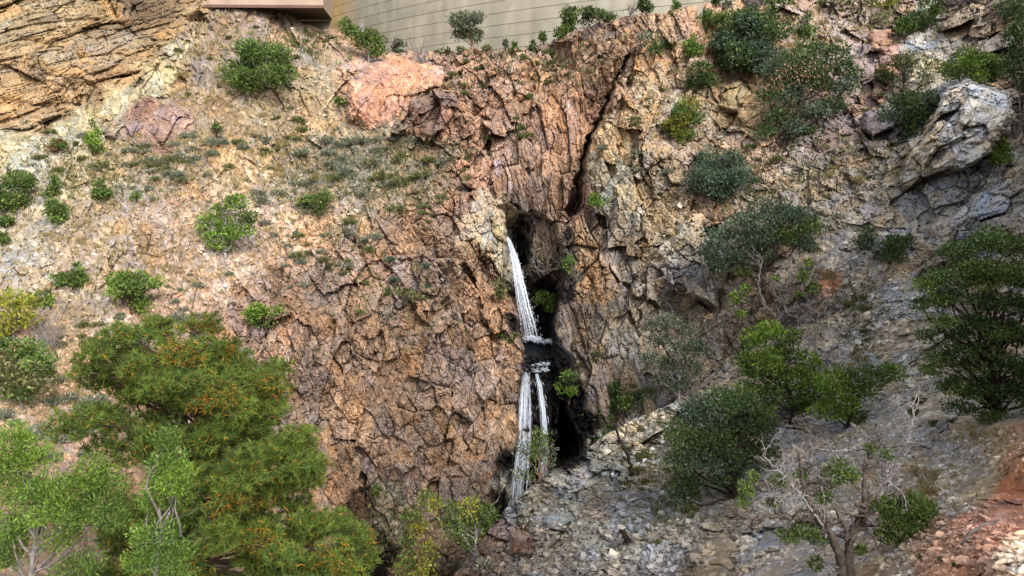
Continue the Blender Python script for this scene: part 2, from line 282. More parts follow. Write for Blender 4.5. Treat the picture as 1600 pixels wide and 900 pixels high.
def normals(Pg):
    a = np.gradient(Pg, axis=0); b = np.gradient(Pg, axis=1); N = np.cross(b, a)
    N /= np.linalg.norm(N, axis=-1, keepdims=True) + 1e-12
    s = (N * Pg).sum(-1) > 0; N[s] *= -1
    return N
def grid_faces(nr, nc, off=0):
    i = np.arange(nr * nc).reshape(nr, nc) + off
    return np.stack([i[:-1, :-1], i[1:, :-1], i[1:, 1:], i[:-1, 1:]], -1).reshape(-1, 4)
TOPA = np.array([(-300,-40),(270,-40),(310,-15),(335,6),(345,10),(390,14),(420,18),(458,24),(475,40),(520,47),(560,60),(600,76),(640,82),(700,80),(800,76),(850,68),(900,50),(950,34),(1000,21),(1040,20),(1060,12),(1090,9),(1125,4),(1200,-4),(1300,-8),(1420,-6),(1460,-12),(1500,-40),(1600,-90),(1900,-120)], dtype=np.float64)
RIDGEB = np.array([(560,1010),(640,960),(720,888),(790,793),(815,772),(860,738),(905,712),(960,672),(1010,648),(1050,630),(1110,588),(1180,535),(1300,492),(1420,426),(1500,386),(1620,340),(1900,250)], dtype=np.float64)
def sheet(name, ucols, topline, dfun, n1, n2, seed, slot=False):
    u = ucols; vt = np.interp(u, topline[:, 0], topline[:, 1])
    vt = vt + 3.0 * vnoise(np.stack([u / 14, u * 0, u * 0], -1), seed) + 1.5 * vnoise(np.stack([u / 5, u * 0, u * 0], -1), seed + 1)
    t = np.linspace(0, 1, n1)[:, None]
    bot = np.maximum(905, vt + 40)
    Vg = vt[None] + (bot - vt)[None] * t
    t2 = (np.arange(1, n2 + 1) / n2)[:, None]
    Vg = np.concatenate([Vg, bot[None] + (1100 - bot)[None] * t2], 0); Ug = np.broadcast_to(u[None], Vg.shape)
    D = np.maximum(dfun(Ug, Vg), 4.6); shp = Vg.shape
    if slot:
        P0 = at(Ug, Vg, D).reshape(-1, 3)
        wu = (6 * fbm(P0 / 1.6, 5, 3)).reshape(shp); wv = (6 * fbm(P0 / 1.6, 15, 3)).reshape(shp)
        m = (Ug > 720) & (Ug < 1010)
        uu, vv = (Ug + wu)[m], (Vg + wv)[m]
        s = sdf(uu, vv, SLOT); dep = (1.6 + 4.2 * sstep(328, 362, vv) * (1 - sstep(806, 834, uu)) + 1.0 * sstep(340, 400, vv) + 5.2 * sstep(415, 480, vv) * sstep(795, 850, uu) + 1.5 * sstep(415, 480, vv)) * sstep(-3, 9, s)
        c = seg_dist(uu, vv, CRACK, False); wd = np.interp(vv, [90, 200, 260, 340], [3, 4, 6, 9])
        dep = np.maximum(dep, np.interp(vv, [90, 160, 230, 300], [1.0, 2.0, 3.8, 4.2]) * (1 - sstep(wd * .3, wd * 1.3, c)))
        cu = np.interp(vv, CRACK[:, 1], CRACK[:, 0]); side = sstep(-3, 4, cu - uu) * np.exp(-np.clip(cu - uu, 0, 400) / 60.0) * sstep(85, 190, vv) * (1 - sstep(335, 400, vv))
        dep = dep + 3.0 * side
        D = D.copy(); D[m] += dep
    Pg = at(Ug, Vg, D); N = normals(Pg)
    P = Pg.reshape(-1, 3); N = N.reshape(-1, 3)
    q = P.astype(f32)
    Uw = Ug.reshape(-1).astype(f32) + 22 * fbm(q / 6.0, seed + 31, 3) + 8 * fbm(q / 1.2, seed + 36, 2); Vw = Vg.reshape(-1).astype(f32) + 22 * fbm(q / 6.0, seed + 32, 3) + 8 * fbm(q / 1.2, seed + 37, 2)
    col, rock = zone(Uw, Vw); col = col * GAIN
    bed = upr = None
    if slot:
        bd = np.array([(-300, 225), (0, 222), (120, 195), (210, 130), (310, 20), (330, -150)], dtype=np.float64)
        bed = (1 - sstep(-12, 8, Vg.reshape(-1) - np.interp(Ug.reshape(-1), bd[:, 0], bd[:, 1]))) * (Ug.reshape(-1) < 330)
        bed = bed.astype(f32)
        upr = sstep(-6, 6, sdf(Uw.astype(np.float64), Vw.astype(np.float64), np.array([(862,250),(900,300),(905,225),(935,190),(985,215),(1000,330),(985,480),(1000,600),(900,690),(868,560)], dtype=np.float64)))
        upr = np.maximum(upr, sstep(-6, 6, sdf(Uw.astype(np.float64), Vw.astype(np.float64), np.array([(800,200),(900,110),(980,70),(960,140),(912,235),(900,330),(870,360),(850,430),(805,400),(800,330),(770,290)], dtype=np.float64)))).astype(f32)
    gr_ = np.linalg.norm(np.gradient(Pg, axis=0), axis=-1).reshape(-1).astype(f32)
    near = np.clip(D.reshape(-1) / (38.0 if seed != 500 else 30.0), .4, 1.15)
    P, col = rocky(P, N, col, rock, seed, near, bed, gr_, upr)
    Pg = P.reshape(*shp, 3)
    # the ground goes on behind the brow, falling away
    k = np.array([.4, 1.2, 3, 6, 10])[:, None, None]
    back = Pg[0][None] + k * np.array([0, 1.0, -1.1]) * S
    allP = np.concatenate([back[::-1].reshape(-1, 3), P], 0); allC = np.concatenate([np.tile(col.reshape(*shp, 3)[0], (5, 1)), col], 0)
    o = make_mesh(name, allP, grid_faces(shp[0] + 5, shp[1]), allC, M_ROCK)
    tag(o, kind='structure')
    return dict(u=u, V=Vg, P=Pg, C=col.reshape(*shp, 3), N=N.reshape(*shp, 3), vt=vt)
ar = np.arange
UA = np.concatenate([ar(-300, -20, 7.), ar(-20, 700, 1.45), ar(700, 940, .85), ar(940, 1620, 1.45), ar(1620, 1901, 7.)])
UB = np.concatenate([ar(560, 1630, 1.35), ar(1630, 1901, 7.)])
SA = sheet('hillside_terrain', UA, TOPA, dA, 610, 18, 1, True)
SB = sheet('scree_slope', UB, RIDGEB, dB, 400, 18, 500)
def look(sh, u, v):
    i = int(np.clip(np.searchsorted(sh['u'], u), 0, len(sh['u']) - 1)); j = int(np.clip(np.searchsorted(sh['V'][:, i], v), 0, sh['V'].shape[0] - 1)); return j, i
def ground(u, v, want=None):
    sh = SB if (want != 'A' and u > 570 and v > np.interp(u, RIDGEB[:, 0], RIDGEB[:, 1]) + 2) else SA
    j, i = look(sh, u, v); return sh['P'][j, i], sh['C'][j, i], sh['N'][j, i]
# the hill added outside the frame, shaped to keep sun off the near slope
hy = np.linspace(2, 84, 120); hh = np.interp(hy, [2, 8, 14, 24, 32, 36, 45, 56, 68, 84], [-6, -5, 0, 4, 9, 14, 17, 17, 19, 19])
ho = np.array([0, .3, 1, 3, 8, 18, 40, 90.]); hz_ = np.array([-1, -.5, 0, .06, .1, .1, .0, -.6])
HP = np.zeros((len(ho), len(hy), 3))
for i_, (o_, z_) in enumerate(zip(ho, hz_)):
    HP[i_, :, 0] = .8 * hy + 5 + o_ * .78 * (1 if i_ > 2 else 1); HP[i_, :, 1] = hy - o_ * .62; HP[i_, :, 2] = hh + z_ * (hh + 30)
HN = normals(HP).reshape(-1, 3); hp_, hc_ = rocky(HP.reshape(-1, 3), HN, np.tile(lin((165, 150, 130)) * GAIN, (HP.size // 3, 1)).astype(f32), np.full(HP.size // 3, .6, f32), 850)
tag(make_mesh('unseen_shade_hill', hp_, grid_faces(len(ho), len(hy)), hc_, M_ROCK), kind='structure')
# plain far ground below everything, out to the horizon
gx = np.linspace(-1, 1, 60); gg = np.stack(np.meshgrid(np.sign(gx) * np.abs(gx) ** 2 * 3000, np.sign(gx) * np.abs(gx) ** 2 * 3000), -1).reshape(-1, 2)
gz = -62 + 2 * fbm(np.concatenate([gg, gg[:, :1] * 0], -1) / 60, 77, 2)
tag(make_mesh('ground', np.concatenate([gg, gz[:, None]], -1), grid_faces(60, 60), np.tile(lin((150, 130, 105)) * .5, (3600, 1)), M_ROCK), kind='structure')
# ------------------------------------------------------------------ single rock bodies
def rock_patch(name, label, cat, poly, bulge, col, rock, seed, sink=1.2, dfun=None, slope=(0, 0), step=1.25, edge=14, soft=.8, smoothcol=0):
    """a rock body with this outline, standing out of the slope and rounded back into it"""
    poly = np.array(poly, dtype=np.float64); a = poly.min(0) - 8; b = poly.max(0) + 8
    u = ar(a[0], b[0], step); v = ar(a[1], b[1], step); U, V = np.meshgrid(u, v); shp = U.shape
    c = poly.mean(0); f = dfun or dA
    D0 = f(U, V); P0 = at(U, V, D0).reshape(-1, 3)
    s = sdf(U.ravel() + 5 * fbm(P0 / 1.5, seed, 3), V.ravel() + 5 * fbm(P0 / 1.5, seed + 9, 3), poly).reshape(shp)
    pr = np.sqrt(np.clip(s / edge, 0, 1) * (2 - np.clip(s / edge, 0, 1)) + 1e-9)
    D = D0 - bulge * pr + np.where(s < 0, sink * np.minimum(-s / 5, 1), 0) + slope[0] * (U - c[0]) / 100 * pr + slope[1] * (V - c[1]) / 100 * pr
    Pg = at(U, V, D); N = normals(Pg).reshape(-1, 3); P = Pg.reshape(-1, 3)
    zc, _ = zone((U.ravel() + 10 * fbm(P / 2.0, seed + 3, 2)).astype(f32), (V.ravel() + 10 * fbm(P / 2.0, seed + 4, 2)).astype(f32)); zm = (.25 + .75 * sstep(0, 12, s.ravel() + 7 * fbm(P / 1.2, seed + 5, 3)))[:, None]
    own = lin(col); own = own * .8 + own.mean() * .2
    cc = ((own * zm + zc * (1 - zm)) * GAIN).astype(f32)
    P, cc = rocky(P, N, cc, np.full(len(P), rock, f32), seed, soft)
    keep = (s.ravel() > -6); fc = grid_faces(*shp); fc = fc[keep[fc].all(1)]
    used = np.zeros(len(P), bool); used[fc.ravel()] = True; mp = np.cumsum(used) - 1
    o = make_mesh(name, P[used], mp[fc], cc[used], M_ROCK)
    return tag(o, label, cat)
rock_patch('rock_slab', 'large smooth pink granite slab below the foot of the dam', 'rock', [(541,190),(545,128),(585,98),(618,84),(652,94),(690,112),(700,128),(668,140),(644,152),(638,182),(610,196),(575,206)], 1.5, (208,150,114), .25, 900, slope=(1.5, 2.2), edge=34)
rock_patch('rock_outcrop', 'dark brown broken rock face under the right edge of the pink slab', 'rock', [(642,156),(672,142),(706,140),(735,170),(742,214),(700,216),(660,220),(610,208),(640,186)], .9, (146,114,94), 1.2, 910, edge=12)
rock_patch('rock_slab', 'flat purple and rust red rock slab on the upper left slope', 'rock', [(165,212),(205,190),(255,165),(300,172),(305,205),(270,222),(215,226)], .25, (166,136,122), .4, 920, edge=14)
rock_patch('rock_outcrop', 'tall pale cream outcrop rising above the grey slope on the right', 'rock', [(1466,150),(1480,132),(1510,126),(1545,132),(1580,150),(1585,178),(1572,205),(1545,240),(1520,262),(1475,268),(1440,280),(1415,298),(1402,285),(1420,240),(1448,205),(1462,175)], 2.2, (250,244,226), 1.1, 930, slope=(.3, 2.6), edge=12, soft=1.0)
rock_patch('boulder', 'smooth purple grey boulder left of the pale cream outcrop', 'boulder', [(1342,200),(1352,178),(1385,168),(1405,180),(1400,200),(1360,214)], 1.2, (160,145,146), .2, 940, edge=14, soft=.5)
rock_patch('boulder', 'rounded pinkish boulder high on the right slope', 'boulder', [(1355,60),(1365,44),(1388,46),(1394,66),(1384,84),(1362,80)], 1.2, (186,152,138), .6, 941, edge=12, soft=.5)
rock_patch('boulder', 'pinkish boulder just below the rounded pinkish one', 'boulder', [(1371,85),(1382,78),(1396,84),(1393,100),(1376,104)], .9, (192,156,140), .6, 942, edge=9, soft=.5)
rock_patch('boulder', 'yellow lichen covered boulder beside two shrubs on the upper right shelf', 'boulder', [(1122,165),(1130,135),(1150,125),(1165,145),(1160,172),(1138,178)], 1.0, (198,180,130), .8, 943, edge=12, soft=.6)
rock_patch('boulder', 'tan split boulder on the shelf right of the crack', 'boulder', [(990,150),(1000,130),(1020,132),(1024,155),(1010,168),(992,164)], 1.0, (202,178,138), .8, 944, edge=10, soft=.6)
rock_patch('boulder', 'tan boulder with ochre face below the yellowish green bush', 'boulder', [(1012,235),(1030,215),(1052,222),(1058,245),(1035,252),(1015,250)], 1.0, (192,166,124), .9, 945, edge=10, soft=.6)
rock_patch('rock_outcrop', 'dark layered grey ledge jutting out over a black hollow', 'rock', [(1035,405),(1065,392),(1110,420),(1125,448),(1115,480),(1095,470),(1050,455),(1030,430)], 1.4, (150,142,132), 1.0, 946, edge=14, soft=.8)
rock_patch('boulder', 'big ochre brown block beside the roots at the bottom edge', 'boulder', [(1080,900),(1082,860),(1090,838),(1130,830),(1148,848),(1142,890),(1125,915),(1090,915)], .5, (168,148,112), .12, 947, dfun=dB, edge=14, soft=.35)
rock_patch('rock_outcrop', 'pale grey crumbly hump of rock under the dead juniper', 'rock', [(1175,905),(1180,860),(1195,825),(1225,815),(1262,850),(1285,880),(1300,910)], .22, (172,170,170), .7, 948, dfun=dB, edge=20, soft=.3)
for lab, pl, cl in (('dark grey angular boulder, upper one at the edge of the gully', [(1455,665),(1462,650),(1478,654),(1480,670),(1466,678)], (128,128,132)), ('dark grey angular boulder, middle one at the edge of the gully', [(1443,678),(1452,664),(1468,670),(1468,686),(1450,690)], (120,120,124)), ('dark grey angular boulder, lowest one at the edge of the gully', [(1430,690),(1440,678),(1456,686),(1454,700),(1438,701)], (112,112,116))):
    tag(rock_patch('boulder', lab, 'boulder', pl, .45, cl, .3, 950 + pl[0][0] % 7, dfun=dB, edge=6, soft=.25, sink=.5), group='grey boulders by the gully')
rock_patch('boulder', 'flat grey slab of rock on the crest of the near talus ridge', 'boulder', [(868,760),(880,738),(918,722),(934,735),(918,760),(890,772)], .6, (160,156,148), .2, 961, dfun=dB, edge=9, soft=.35, sink=.6)
rock_patch('boulder', 'pale grey blue slab with a green patch low on the near talus', 'boulder', [(850,815),(862,790),(890,780),(908,790),(900,815),(872,826)], .55, (152,158,154), .2, 962, dfun=dB, edge=9, soft=.35, sink=.6)
rock_patch('boulder', 'round pale green stone lying above the slanted tree stem foot', 'boulder', [(936,740),(938,729),(947,728),(950,740),(944,747)], .35, (176,186,176), .1, 963, dfun=dB, edge=5, soft=.2, sink=.4)
rock_patch('boulder', 'rust stained broken block at the bottom of the talus ridge', 'boulder', [(798,862),(804,836),(832,838),(846,858),(826,868)], .25, (142,110,90), .8, 964, dfun=dB, edge=7, soft=.35, sink=.5)
rock_patch('boulder', 'flat cream stone lying alone on the grey scree', 'boulder', [(1398,520),(1404,512),(1420,513),(1426,522),(1414,527),(1402,526)], .35, (200,186,150), .2, 965, dfun=dB, edge=5, soft=.2, sink=.4)
rock_patch('rock_ledge', 'black wet rock ledge between the pool and the lower fall', 'rock', [(808,562),(866,560),(870,600),(866,680),(812,680)], .2, (40,38,37), 1.0, 966, dfun=lambda u, v: 42.6 - (v - 560) / 100 * .9, edge=8, soft=.8, sink=.2)
# ------------------------------------------------------------------ the dam
hd = [(-20.5, 78.0)]; ang = [(-30, .62), (0, .62), (12 * 1.22, .70), (24 * 1.22, .80), (34 * 1.22, .87), (60, .93)]
pts = []
step = .5; s_ = -18.0; x = -20.5 - 18 * .62; y = 76.3 + 18 * .784
while s_ < 44.5:
    pts.append((x, y, s_)); hx = np.interp(s_, [a[0] for a in ang], [a[1] for a in ang]); x += step * hx; y -= step * math.sqrt(1 - hx * hx); s_ += step
pts = np.array(pts); pts[:, :2] *= 1.13; dxy = np.gradient(pts[:, :2], axis=0); dxy /= np.linalg.norm(dxy, axis=1, keepdims=True); nrm = np.stack([-dxy[:, 1], dxy[:, 0]], -1)
nrm *= np.sign((-nrm * pts[:, :2]).sum(1))[:, None]
zz = []; LIFT = 1.02
for k in range(-10, 34):
    b0 = k * LIFT
    zz += [(b0, -.04), (b0 + .035, -.04), (b0 + .04, 0), (b0 + .3, 0), (b0 + .55, 0), (b0 + LIFT - .005, 0)]
zz = np.array(zz)
Pd = np.zeros((len(zz), len(pts), 3)); Pd[..., 0] = (pts[:, 0] + nrm[:, 0] * 0)[None] + zz[:, 1:2] * nrm[None, :, 0]; Pd[..., 1] = pts[None, :, 1] + zz[:, 1:2] * nrm[None, :, 1]; Pd[..., 2] = zz[:, :1]
batter = (zz[:, :1] - 5) * -.05; Pd[..., :2] += batter[..., None] * nrm[None]
Pw = Pd.reshape(-1, 3) * S; sc = np.tile(pts[:, 2], len(zz)); hz = np.repeat(zz[:, 0], len(pts))
cd = np.tile(lin((200, 194, 174)), (len(Pw), 1)); yl = (1 - sstep(2, 11, sc + 2 * fbm(np.stack([sc / 3, hz / 5, sc * 0], -1), 3, 2)))
cd = cd * (1 - yl[:, None]) + lin((214, 180, 118)) * yl[:, None]
stre = fbm(np.stack([sc / .5, hz / 9, sc * 0], -1), 21, 3); cd *= (1 + .13 * stre)[:, None] * (1 + .06 * fbm(np.stack([sc / 4, hz / 4, sc * 0], -1), 22, 3))[:, None]
cd *= (1 + .09 * (rnd(hsh((hz // LIFT).astype(np.int32), (sc // 7).astype(np.int32), (sc * 0).astype(np.int32), 5), 2) - .5))[:, None]
for (s0, sl_, h0, h1) in ((23.2, .12, 5, 12), (8.6, .05, 8, 12), (36.5, .1, 4, 12)):
    q = np.abs(sc - s0 - sl_ * (hz - 6)) + .25 * np.abs(stre); m = (1 - sstep(.1, .45, q)) * sstep(h0, h0 + 1.5, hz) * (1 - sstep(h1, h1 + 2, hz)); cd = cd * (1 - .5 * m[:, None]) + .5 * m[:, None] * lin((235, 232, 222))
groove = zz[:, 1] < -.02; gm = np.repeat(groove, len(pts)); cd[gm] *= .88
dam = empty('concrete_dam', Pw.reshape(len(zz), len(pts), 3)[0, len(pts) // 2], 'curved pale concrete dam wall with horizontal joints behind the rocks', 'dam')
base = np.array(dam.location)
make_mesh('wall', Pw - base, grid_faces(len(zz), len(pts)), np.clip(cd * GAIN, 0, .8), M_CONC, dam)
top = Pd[-1] * S; back = top.copy(); back[:, :2] -= nrm * 4 * S; low = back.copy(); low[:, 2] = -8 * S
Pc = np.concatenate([top, back, low]) - base - np.array([0, 0, .004]); npt = len(pts)
make_mesh('crest', Pc, grid_faces(3, npt), np.tile(lin((190, 180, 160)) * GAIN, (len(Pc), 1)), M_CONC, dam)
# overhanging spillway gallery at the left end of the dam
ga = empty('spillway_gallery', at(500, 50, 63), 'brown overhanging concrete spillway gallery left of the dam wall', 'gallery')
gb = np.array(ga.location)
def prism(A, B): # two closed loops of the same length
    n = len(A); V = np.concatenate([A, B]); f = [np.array([[i, (i + 1) % n, n + (i + 1) % n, n + i] for i in range(n)])]
    return V, f + [np.array([list(range(n))[::-1]]), np.array([list(range(n, 2 * n))])]
def gal(d_, loops, name, col):
    A = np.array([at(*p) for p in loops[0]]); B = np.array([at(*p) for p in loops[1]]); V, f = prism(A, B)
    make_mesh(name, V - gb, f, np.tile(lin(col) * GAIN, (len(V), 1)), M_CONC, ga)
gal(0, ([(505,11,58),(519,30,65),(519,-60,65),(505,-60,58)], [(150,9,62),(150,30,69),(150,-60,69),(150,-60,62)]), 'deck', (188,166,148))
gal(0, ([(504.5,11.5,58.05),(519.3,31.3,65),(519.3,30.4,65.1),(504.5,11.1,58.1)], [(149,9.5,62.05),(149,31.3,69),(149,30.4,69.1),(149,9.1,62.1)]), 'soffit', (104,86,72))  # weathered underside; shade of the overhang also put into its dark colour
gal(0, ([(506.5,8,57.6),(506.5,12.5,57.6),(505.5,12.5,58.1),(505.5,8,58.1)], [(150,6,61.6),(150,10.5,61.6),(150,10.5,62.1),(150,6,62.1)]), 'drip_edge', (120,96,84))
gal(0, ([(517,31.5,65.2),(517,80,65.2),(517,80,67),(517,31.5,67)], [(150,31.5,69.2),(150,80,69.2),(150,80,71),(150,31.5,71)]), 'support_wall', (190,178,155))
# ------------------------------------------------------------------ water
def ribbons(path, n, wpx, seed, spread=.8):
    r = np.random.default_rng(seed); p = np.array(path, dtype=np.float64); t = np.linspace(0, 1, len(p)); Vs = []; Fs = []; k = 0
    for _ in range(n):
        a_ = r.uniform(0, .35) if r.random() < .6 else 0; b_ = r.uniform(.7, 1) if r.random() < .6 else 1; q = np.linspace(a_, b_, 26); off = np.clip(r.normal(0, .55), -1.1, 1.1) * spread; wob = np.cumsum(r.normal(0, .12, 26))
        u = np.interp(q, t, p[:, 0]) + off * np.interp(q, t, p[:, 3]) + wob; v = np.interp(q, t, p[:, 1]); d = np.interp(q, t, p[:, 2]) + r.normal(0, .12)
        w_ = wpx * r.uniform(.5, 1.5) * (.4 + np.sin(np.linspace(0, math.pi, 26)) * .8)
        Vs.append(np.stack([at(u - w_ / 2, v, d), at(u + w_ / 2, v, d + .02)], 1).reshape(-1, 3)); i = np.arange(25) * 2 + k; Fs.append(np.stack([i, i + 1, i + 3, i + 2], -1)); k += 52
    return np.concatenate(Vs), np.concatenate(Fs)
def both(a, b): return np.concatenate([a[0], b[0]]), np.concatenate([a[1], b[1] + len(a[0])])
UPPER = [(793,371,47.3,2),(799,386,47,4),(806,410,46.7,7),(813,445,46.4,10),(820,480,46.2,12),(826,505,46,14),(830,528,45.9,16)]
LOWL = [(823,582,42.0,5),(821,610,41.6,8),(820,650,41.1,10),(818,700,40.7,11),(813,745,40.4,14),(808,795,40.2,13)]
LOWR = [(838,584,42,3),(843,600,41.7,4),(849,640,41.1,5),(852,680,40.8,6),(850,720,40.5,8),(845,755,40.3,10)]
def drops(paths, n, lenpx, widpx, gap=0.0, seed=0):
    r = np.random.default_rng(seed); Vs = []; Fs = []
    k = 0
    for path, share, core in paths:
        p = np.array(path, dtype=np.float64); t = np.linspace(0, 1, len(p))
        for _ in range(int(n * share)):
            q = r.random() ** .9; c = [np.interp(q, t, p[:, j]) for j in range(4)]; q2 = min(q + .02, 1); c2 = [np.interp(q2, t, p[:, j]) for j in range(3)]
            tg = np.array(c2[:2]) - np.array(c[:2]); L = np.linalg.norm(tg); tg = tg / L if L > 1e-6 else np.array([0, 1.])
            off = np.clip(r.normal(0, .5 if core else .6), -1.15, 1.15) * c[3]
            u, v, d = c[0] + off, c[1] + r.normal(0, 2), c[2] + r.normal(0, .18)
            l = lenpx * (.4 + 1.2 * r.random()); wd = widpx * (.5 + r.random()); nn = np.array([-tg[1], tg[0]]); a = r.normal(0, .18); tg2 = tg + nn * a
            q4 = [(u, v), (u + tg2[0] * l * .4 + nn[0] * wd, v + tg2[1] * l * .4 + nn[1] * wd), (u + tg2[0] * l, v + tg2[1] * l), (u + tg2[0] * l * .5 - nn[0] * wd, v + tg2[1] * l * .5 - nn[1] * wd)]
            for (a_, b_) in q4: Vs.append(at(a_, b_, d + r.normal(0, .05)))
            Fs.append([k, k + 1, k + 2, k + 3]); k += 4
    return np.array(Vs), np.array(Fs)
V, f = drops([([(793,371,47.3,2),(799,386,47,5),(806,410,46.7,8),(813,445,46.4,11),(820,480,46.2,13),(826,505,46,15),(830,528,45.9,17)], .62, True), ([(793,372,47.3,2),(803,395,47,4),(812,430,46.7,6),(820,470,46.4,8),(826,500,46.2,9),(829,522,46,10)], .38, True)], 1700, 4.2, .42, seed=1)
V, f = both((V, f), ribbons(UPPER, 20, 1.3, 11))
fall = empty('waterfall', at(830, 530, 46), 'upper waterfall arching white out of the rock slot into a dark pool', 'waterfall', 'the two drops of the falls')
fb = np.array(fall.location); make_mesh('falling_stream', V - fb, f, None, M_WATER, fall)
V, f = drops([([(820,531,45.4,4),(850,533,45.2,3),(860,533,45.2,1)], .4, False), ([(822,527,45.5,6),(842,530,45.3,4)], .6, False)], 420, 4, .9, seed=2)
make_mesh('foam', V - fb, f, None, M_WATER, fall)
V, f = drops([([(823,582,42.0,5),(821,610,41.6,8),(820,650,41.1,10),(818,700,40.7,11),(813,745,40.4,14),(808,795,40.2,13)], .55, True), ([(838,584,42,3),(843,600,41.7,4),(849,640,41.1,5),(852,680,40.8,6),(850,720,40.5,8),(845,755,40.3,10)], .30, True), ([(826,582,41.9,12),(824,700,40.8,18),(818,790,40.1,18)], .15, False)], 1900, 7, .5, seed=3)
V, f = both((V, f), both(ribbons(LOWL, 24, 1.3, 12), ribbons(LOWR, 13, 1.1, 13)))
low_ = empty('waterfall', at(815, 790, 40.3), 'lower waterfall in two white strands below the dark pool', 'waterfall', 'the two drops of the falls')
lb = np.array(low_.location); make_mesh('falling_stream', V - lb, f, None, M_WATER, low_)
V, f = drops([([(826,571,42.3,5),(857,568,42.3,4)], .55, False), ([(819,577,42.2,2),(855,577,42.2,2)], .45, False)], 420, 3.5, .7, seed=5)
make_mesh('foam', V - lb, f, None, M_WATER, low_)
zp = at(838, 536, 46.0)[2]
def atz(u, v): r_ = ray(u, v); return r_ * (zp / r_[2])
pl = np.array([atz(*p) for p in ((806,531),(872,531),(874,548),(868,563),(812,566),(800,552))])
ctr = pl.mean(0)
tag(make_mesh('water', np.concatenate([pl, pl - [0, 0, 1.2]]), prism(pl, pl - [0, 0, 1.2])[1], None, M_POOL), 'black still pool between the two falls', 'pool', kind='structure')
# ------------------------------------------------------------------ plants
def tubes(lines, sides=5):
    Vs = []; Fs = []; k = 0; an = np.arange(sides) / sides * 2 * math.pi
    for p, r in lines:
        p = np.asarray(p, float); r = np.asarray(r, float); n = len(p)
        t = np.gradient(p, axis=0); t /= np.linalg.norm(t, axis=1, keepdims=True) + 1e-9
        a = np.cross(t, [0.31, .17, .93]); a /= np.linalg.norm(a, axis=1, keepdims=True) + 1e-9; b = np.cross(t, a)
        ring = p[:, None] + r[:, None, None] * (a[:, None] * np.cos(an)[None, :, None] + b[:, None] * np.sin(an)[None, :, None])
        Vs.append(ring.reshape(-1, 3)); i = np.arange(n * sides).reshape(n, sides) + k; j = np.roll(i, -1, 1)
        Fs.append(np.stack([i[:-1], j[:-1], j[1:], i[1:]], -1).reshape(-1, 4)); k += n * sides
    return np.concatenate(Vs), np.concatenate(Fs)
def curve(a, b, n, wob, r, sag=0.0):
    a = np.asarray(a, float); b = np.asarray(b, float); t = np.linspace(0, 1, n)[:, None]; L = np.linalg.norm(b - a)
    p = a + (b - a) * t + np.sin(t * math.pi) * r.normal(0, wob * L, 3) + np.sin(t * 2 * math.pi) * r.normal(0, wob * L * .6, 3); p[:, 2] += (np.sin(t * math.pi) * sag * L)[:, 0]
    return p
def twigs(start, direction, length, rad, r, depth, out, curl=.35):
    n = 6; d = direction / (np.linalg.norm(direction) + 1e-9); p = [np.array(start, float)]
    for i in range(n - 1):
        d = d + r.normal(0, curl, 3) * .6; d /= np.linalg.norm(d); p.append(p[-1] + d * length / (n - 1))
    p = np.array(p); out.append((p, np.linspace(rad, rad * .35, n)))
    if depth > 0:
        for _ in range(r.integers(2, 4)):
            i = r.integers(2, n); dd = d + r.normal(0, .9, 3); twigs(p[i], dd, length * r.uniform(.4, .75), rad * .5, r, depth - 1, out, curl)
def leaves(centers, dirs, L, W, cols, r, spread=.8):
    n = len(centers); d = dirs + r.normal(0, spread, (n, 3)); d /= np.linalg.norm(d, axis=1, keepdims=True) + 1e-9
    s = np.cross(d, r.normal(0, 1, (n, 3))); s /= np.linalg.norm(s, axis=1, keepdims=True) + 1e-9
    l = (L * r.uniform(.6, 1.4, n))[:, None]; wd = (W * r.uniform(.6, 1.4, n))[:, None]
    V = np.stack([centers, centers + d * l * .5 + s * wd * .5, centers + d * l, centers + d * l * .5 - s * wd * .5], 1).reshape(-1, 3)
    return V, np.arange(4 * n).reshape(n, 4), np.repeat(cols, 4, 0)
PAL = {'dark': [(72,98,52),(88,112,58),(60,84,50),(104,124,70)], 'mid': [(92,120,52),(112,136,60),(76,104,48),(126,146,76)], 'bright': [(112,146,48),(132,164,58),(92,126,44),(150,176,80)],
       'yellow': [(140,150,56),(160,164,66),(112,130,52),(182,172,60)], 'grey': [(112,124,96),(128,136,110),(96,108,84),(140,146,122)], 'blue': [(84,108,84),(98,120,94),(70,92,74),(116,132,106)],
       'sage': [(150,156,134),(132,140,116),(168,170,150),(116,124,98)], 'straw': [(190,170,116),(170,150,100),(150,140,92),(200,184,136)], 'olive': [(124,130,80),(108,116,70),(142,142,92),(92,104,62)], 'rust': [(150,110,70),(130,100,66),(116,108,64)], 'fresh': [(98,132,52),(114,148,60),(82,112,46),(136,164,78)], 'deadgrey': [(130,120,118),(110,104,104),(150,142,138)]}
LG = .52
def pal(name, n, r): c = np.array([lin(x) for x in PAL[name]]); return c[r.integers(0, len(c), n)] * r.uniform(.75, 1.25, (n, 1)) * LG
BARK = {'brown': (92,76,64), 'dark': (66,56,50), 'grey': (150,142,138), 'silver': (186,180,178), 'tan': (150,124,104)}
def auto_clumps(cx, cy, w_, h_, style, r):
    out = []; n = int(np.clip(w_ * h_ / 380, 9, 28))
    if style == 'cone':
        for k in range(max(7, n)):
            t = r.random() ** .8; rw = w_ / 2 * (.18 + .82 * t) ** .9; out.append((cx + r.uniform(-1, 1) * rw * .6, cy - h_ / 2 + h_ * (.08 + .84 * t), max(2.5, rw * .5), max(3, h_ * .12), r.uniform(-.6, .6) * rw))
    else:
        for k in range(n):
            a = r.uniform(0, 2 * math.pi); q = math.sqrt(r.random()) * .86; fl = .6 if style == 'flat' else .85
            rr = min(w_, h_) * r.uniform(.17, .29)
            out.append((cx + math.cos(a) * q * w_ / 2, cy + math.sin(a) * q * h_ / 2, rr * 1.15, rr * fl, r.uniform(-.7, .7) * w_ / 2))
    return out
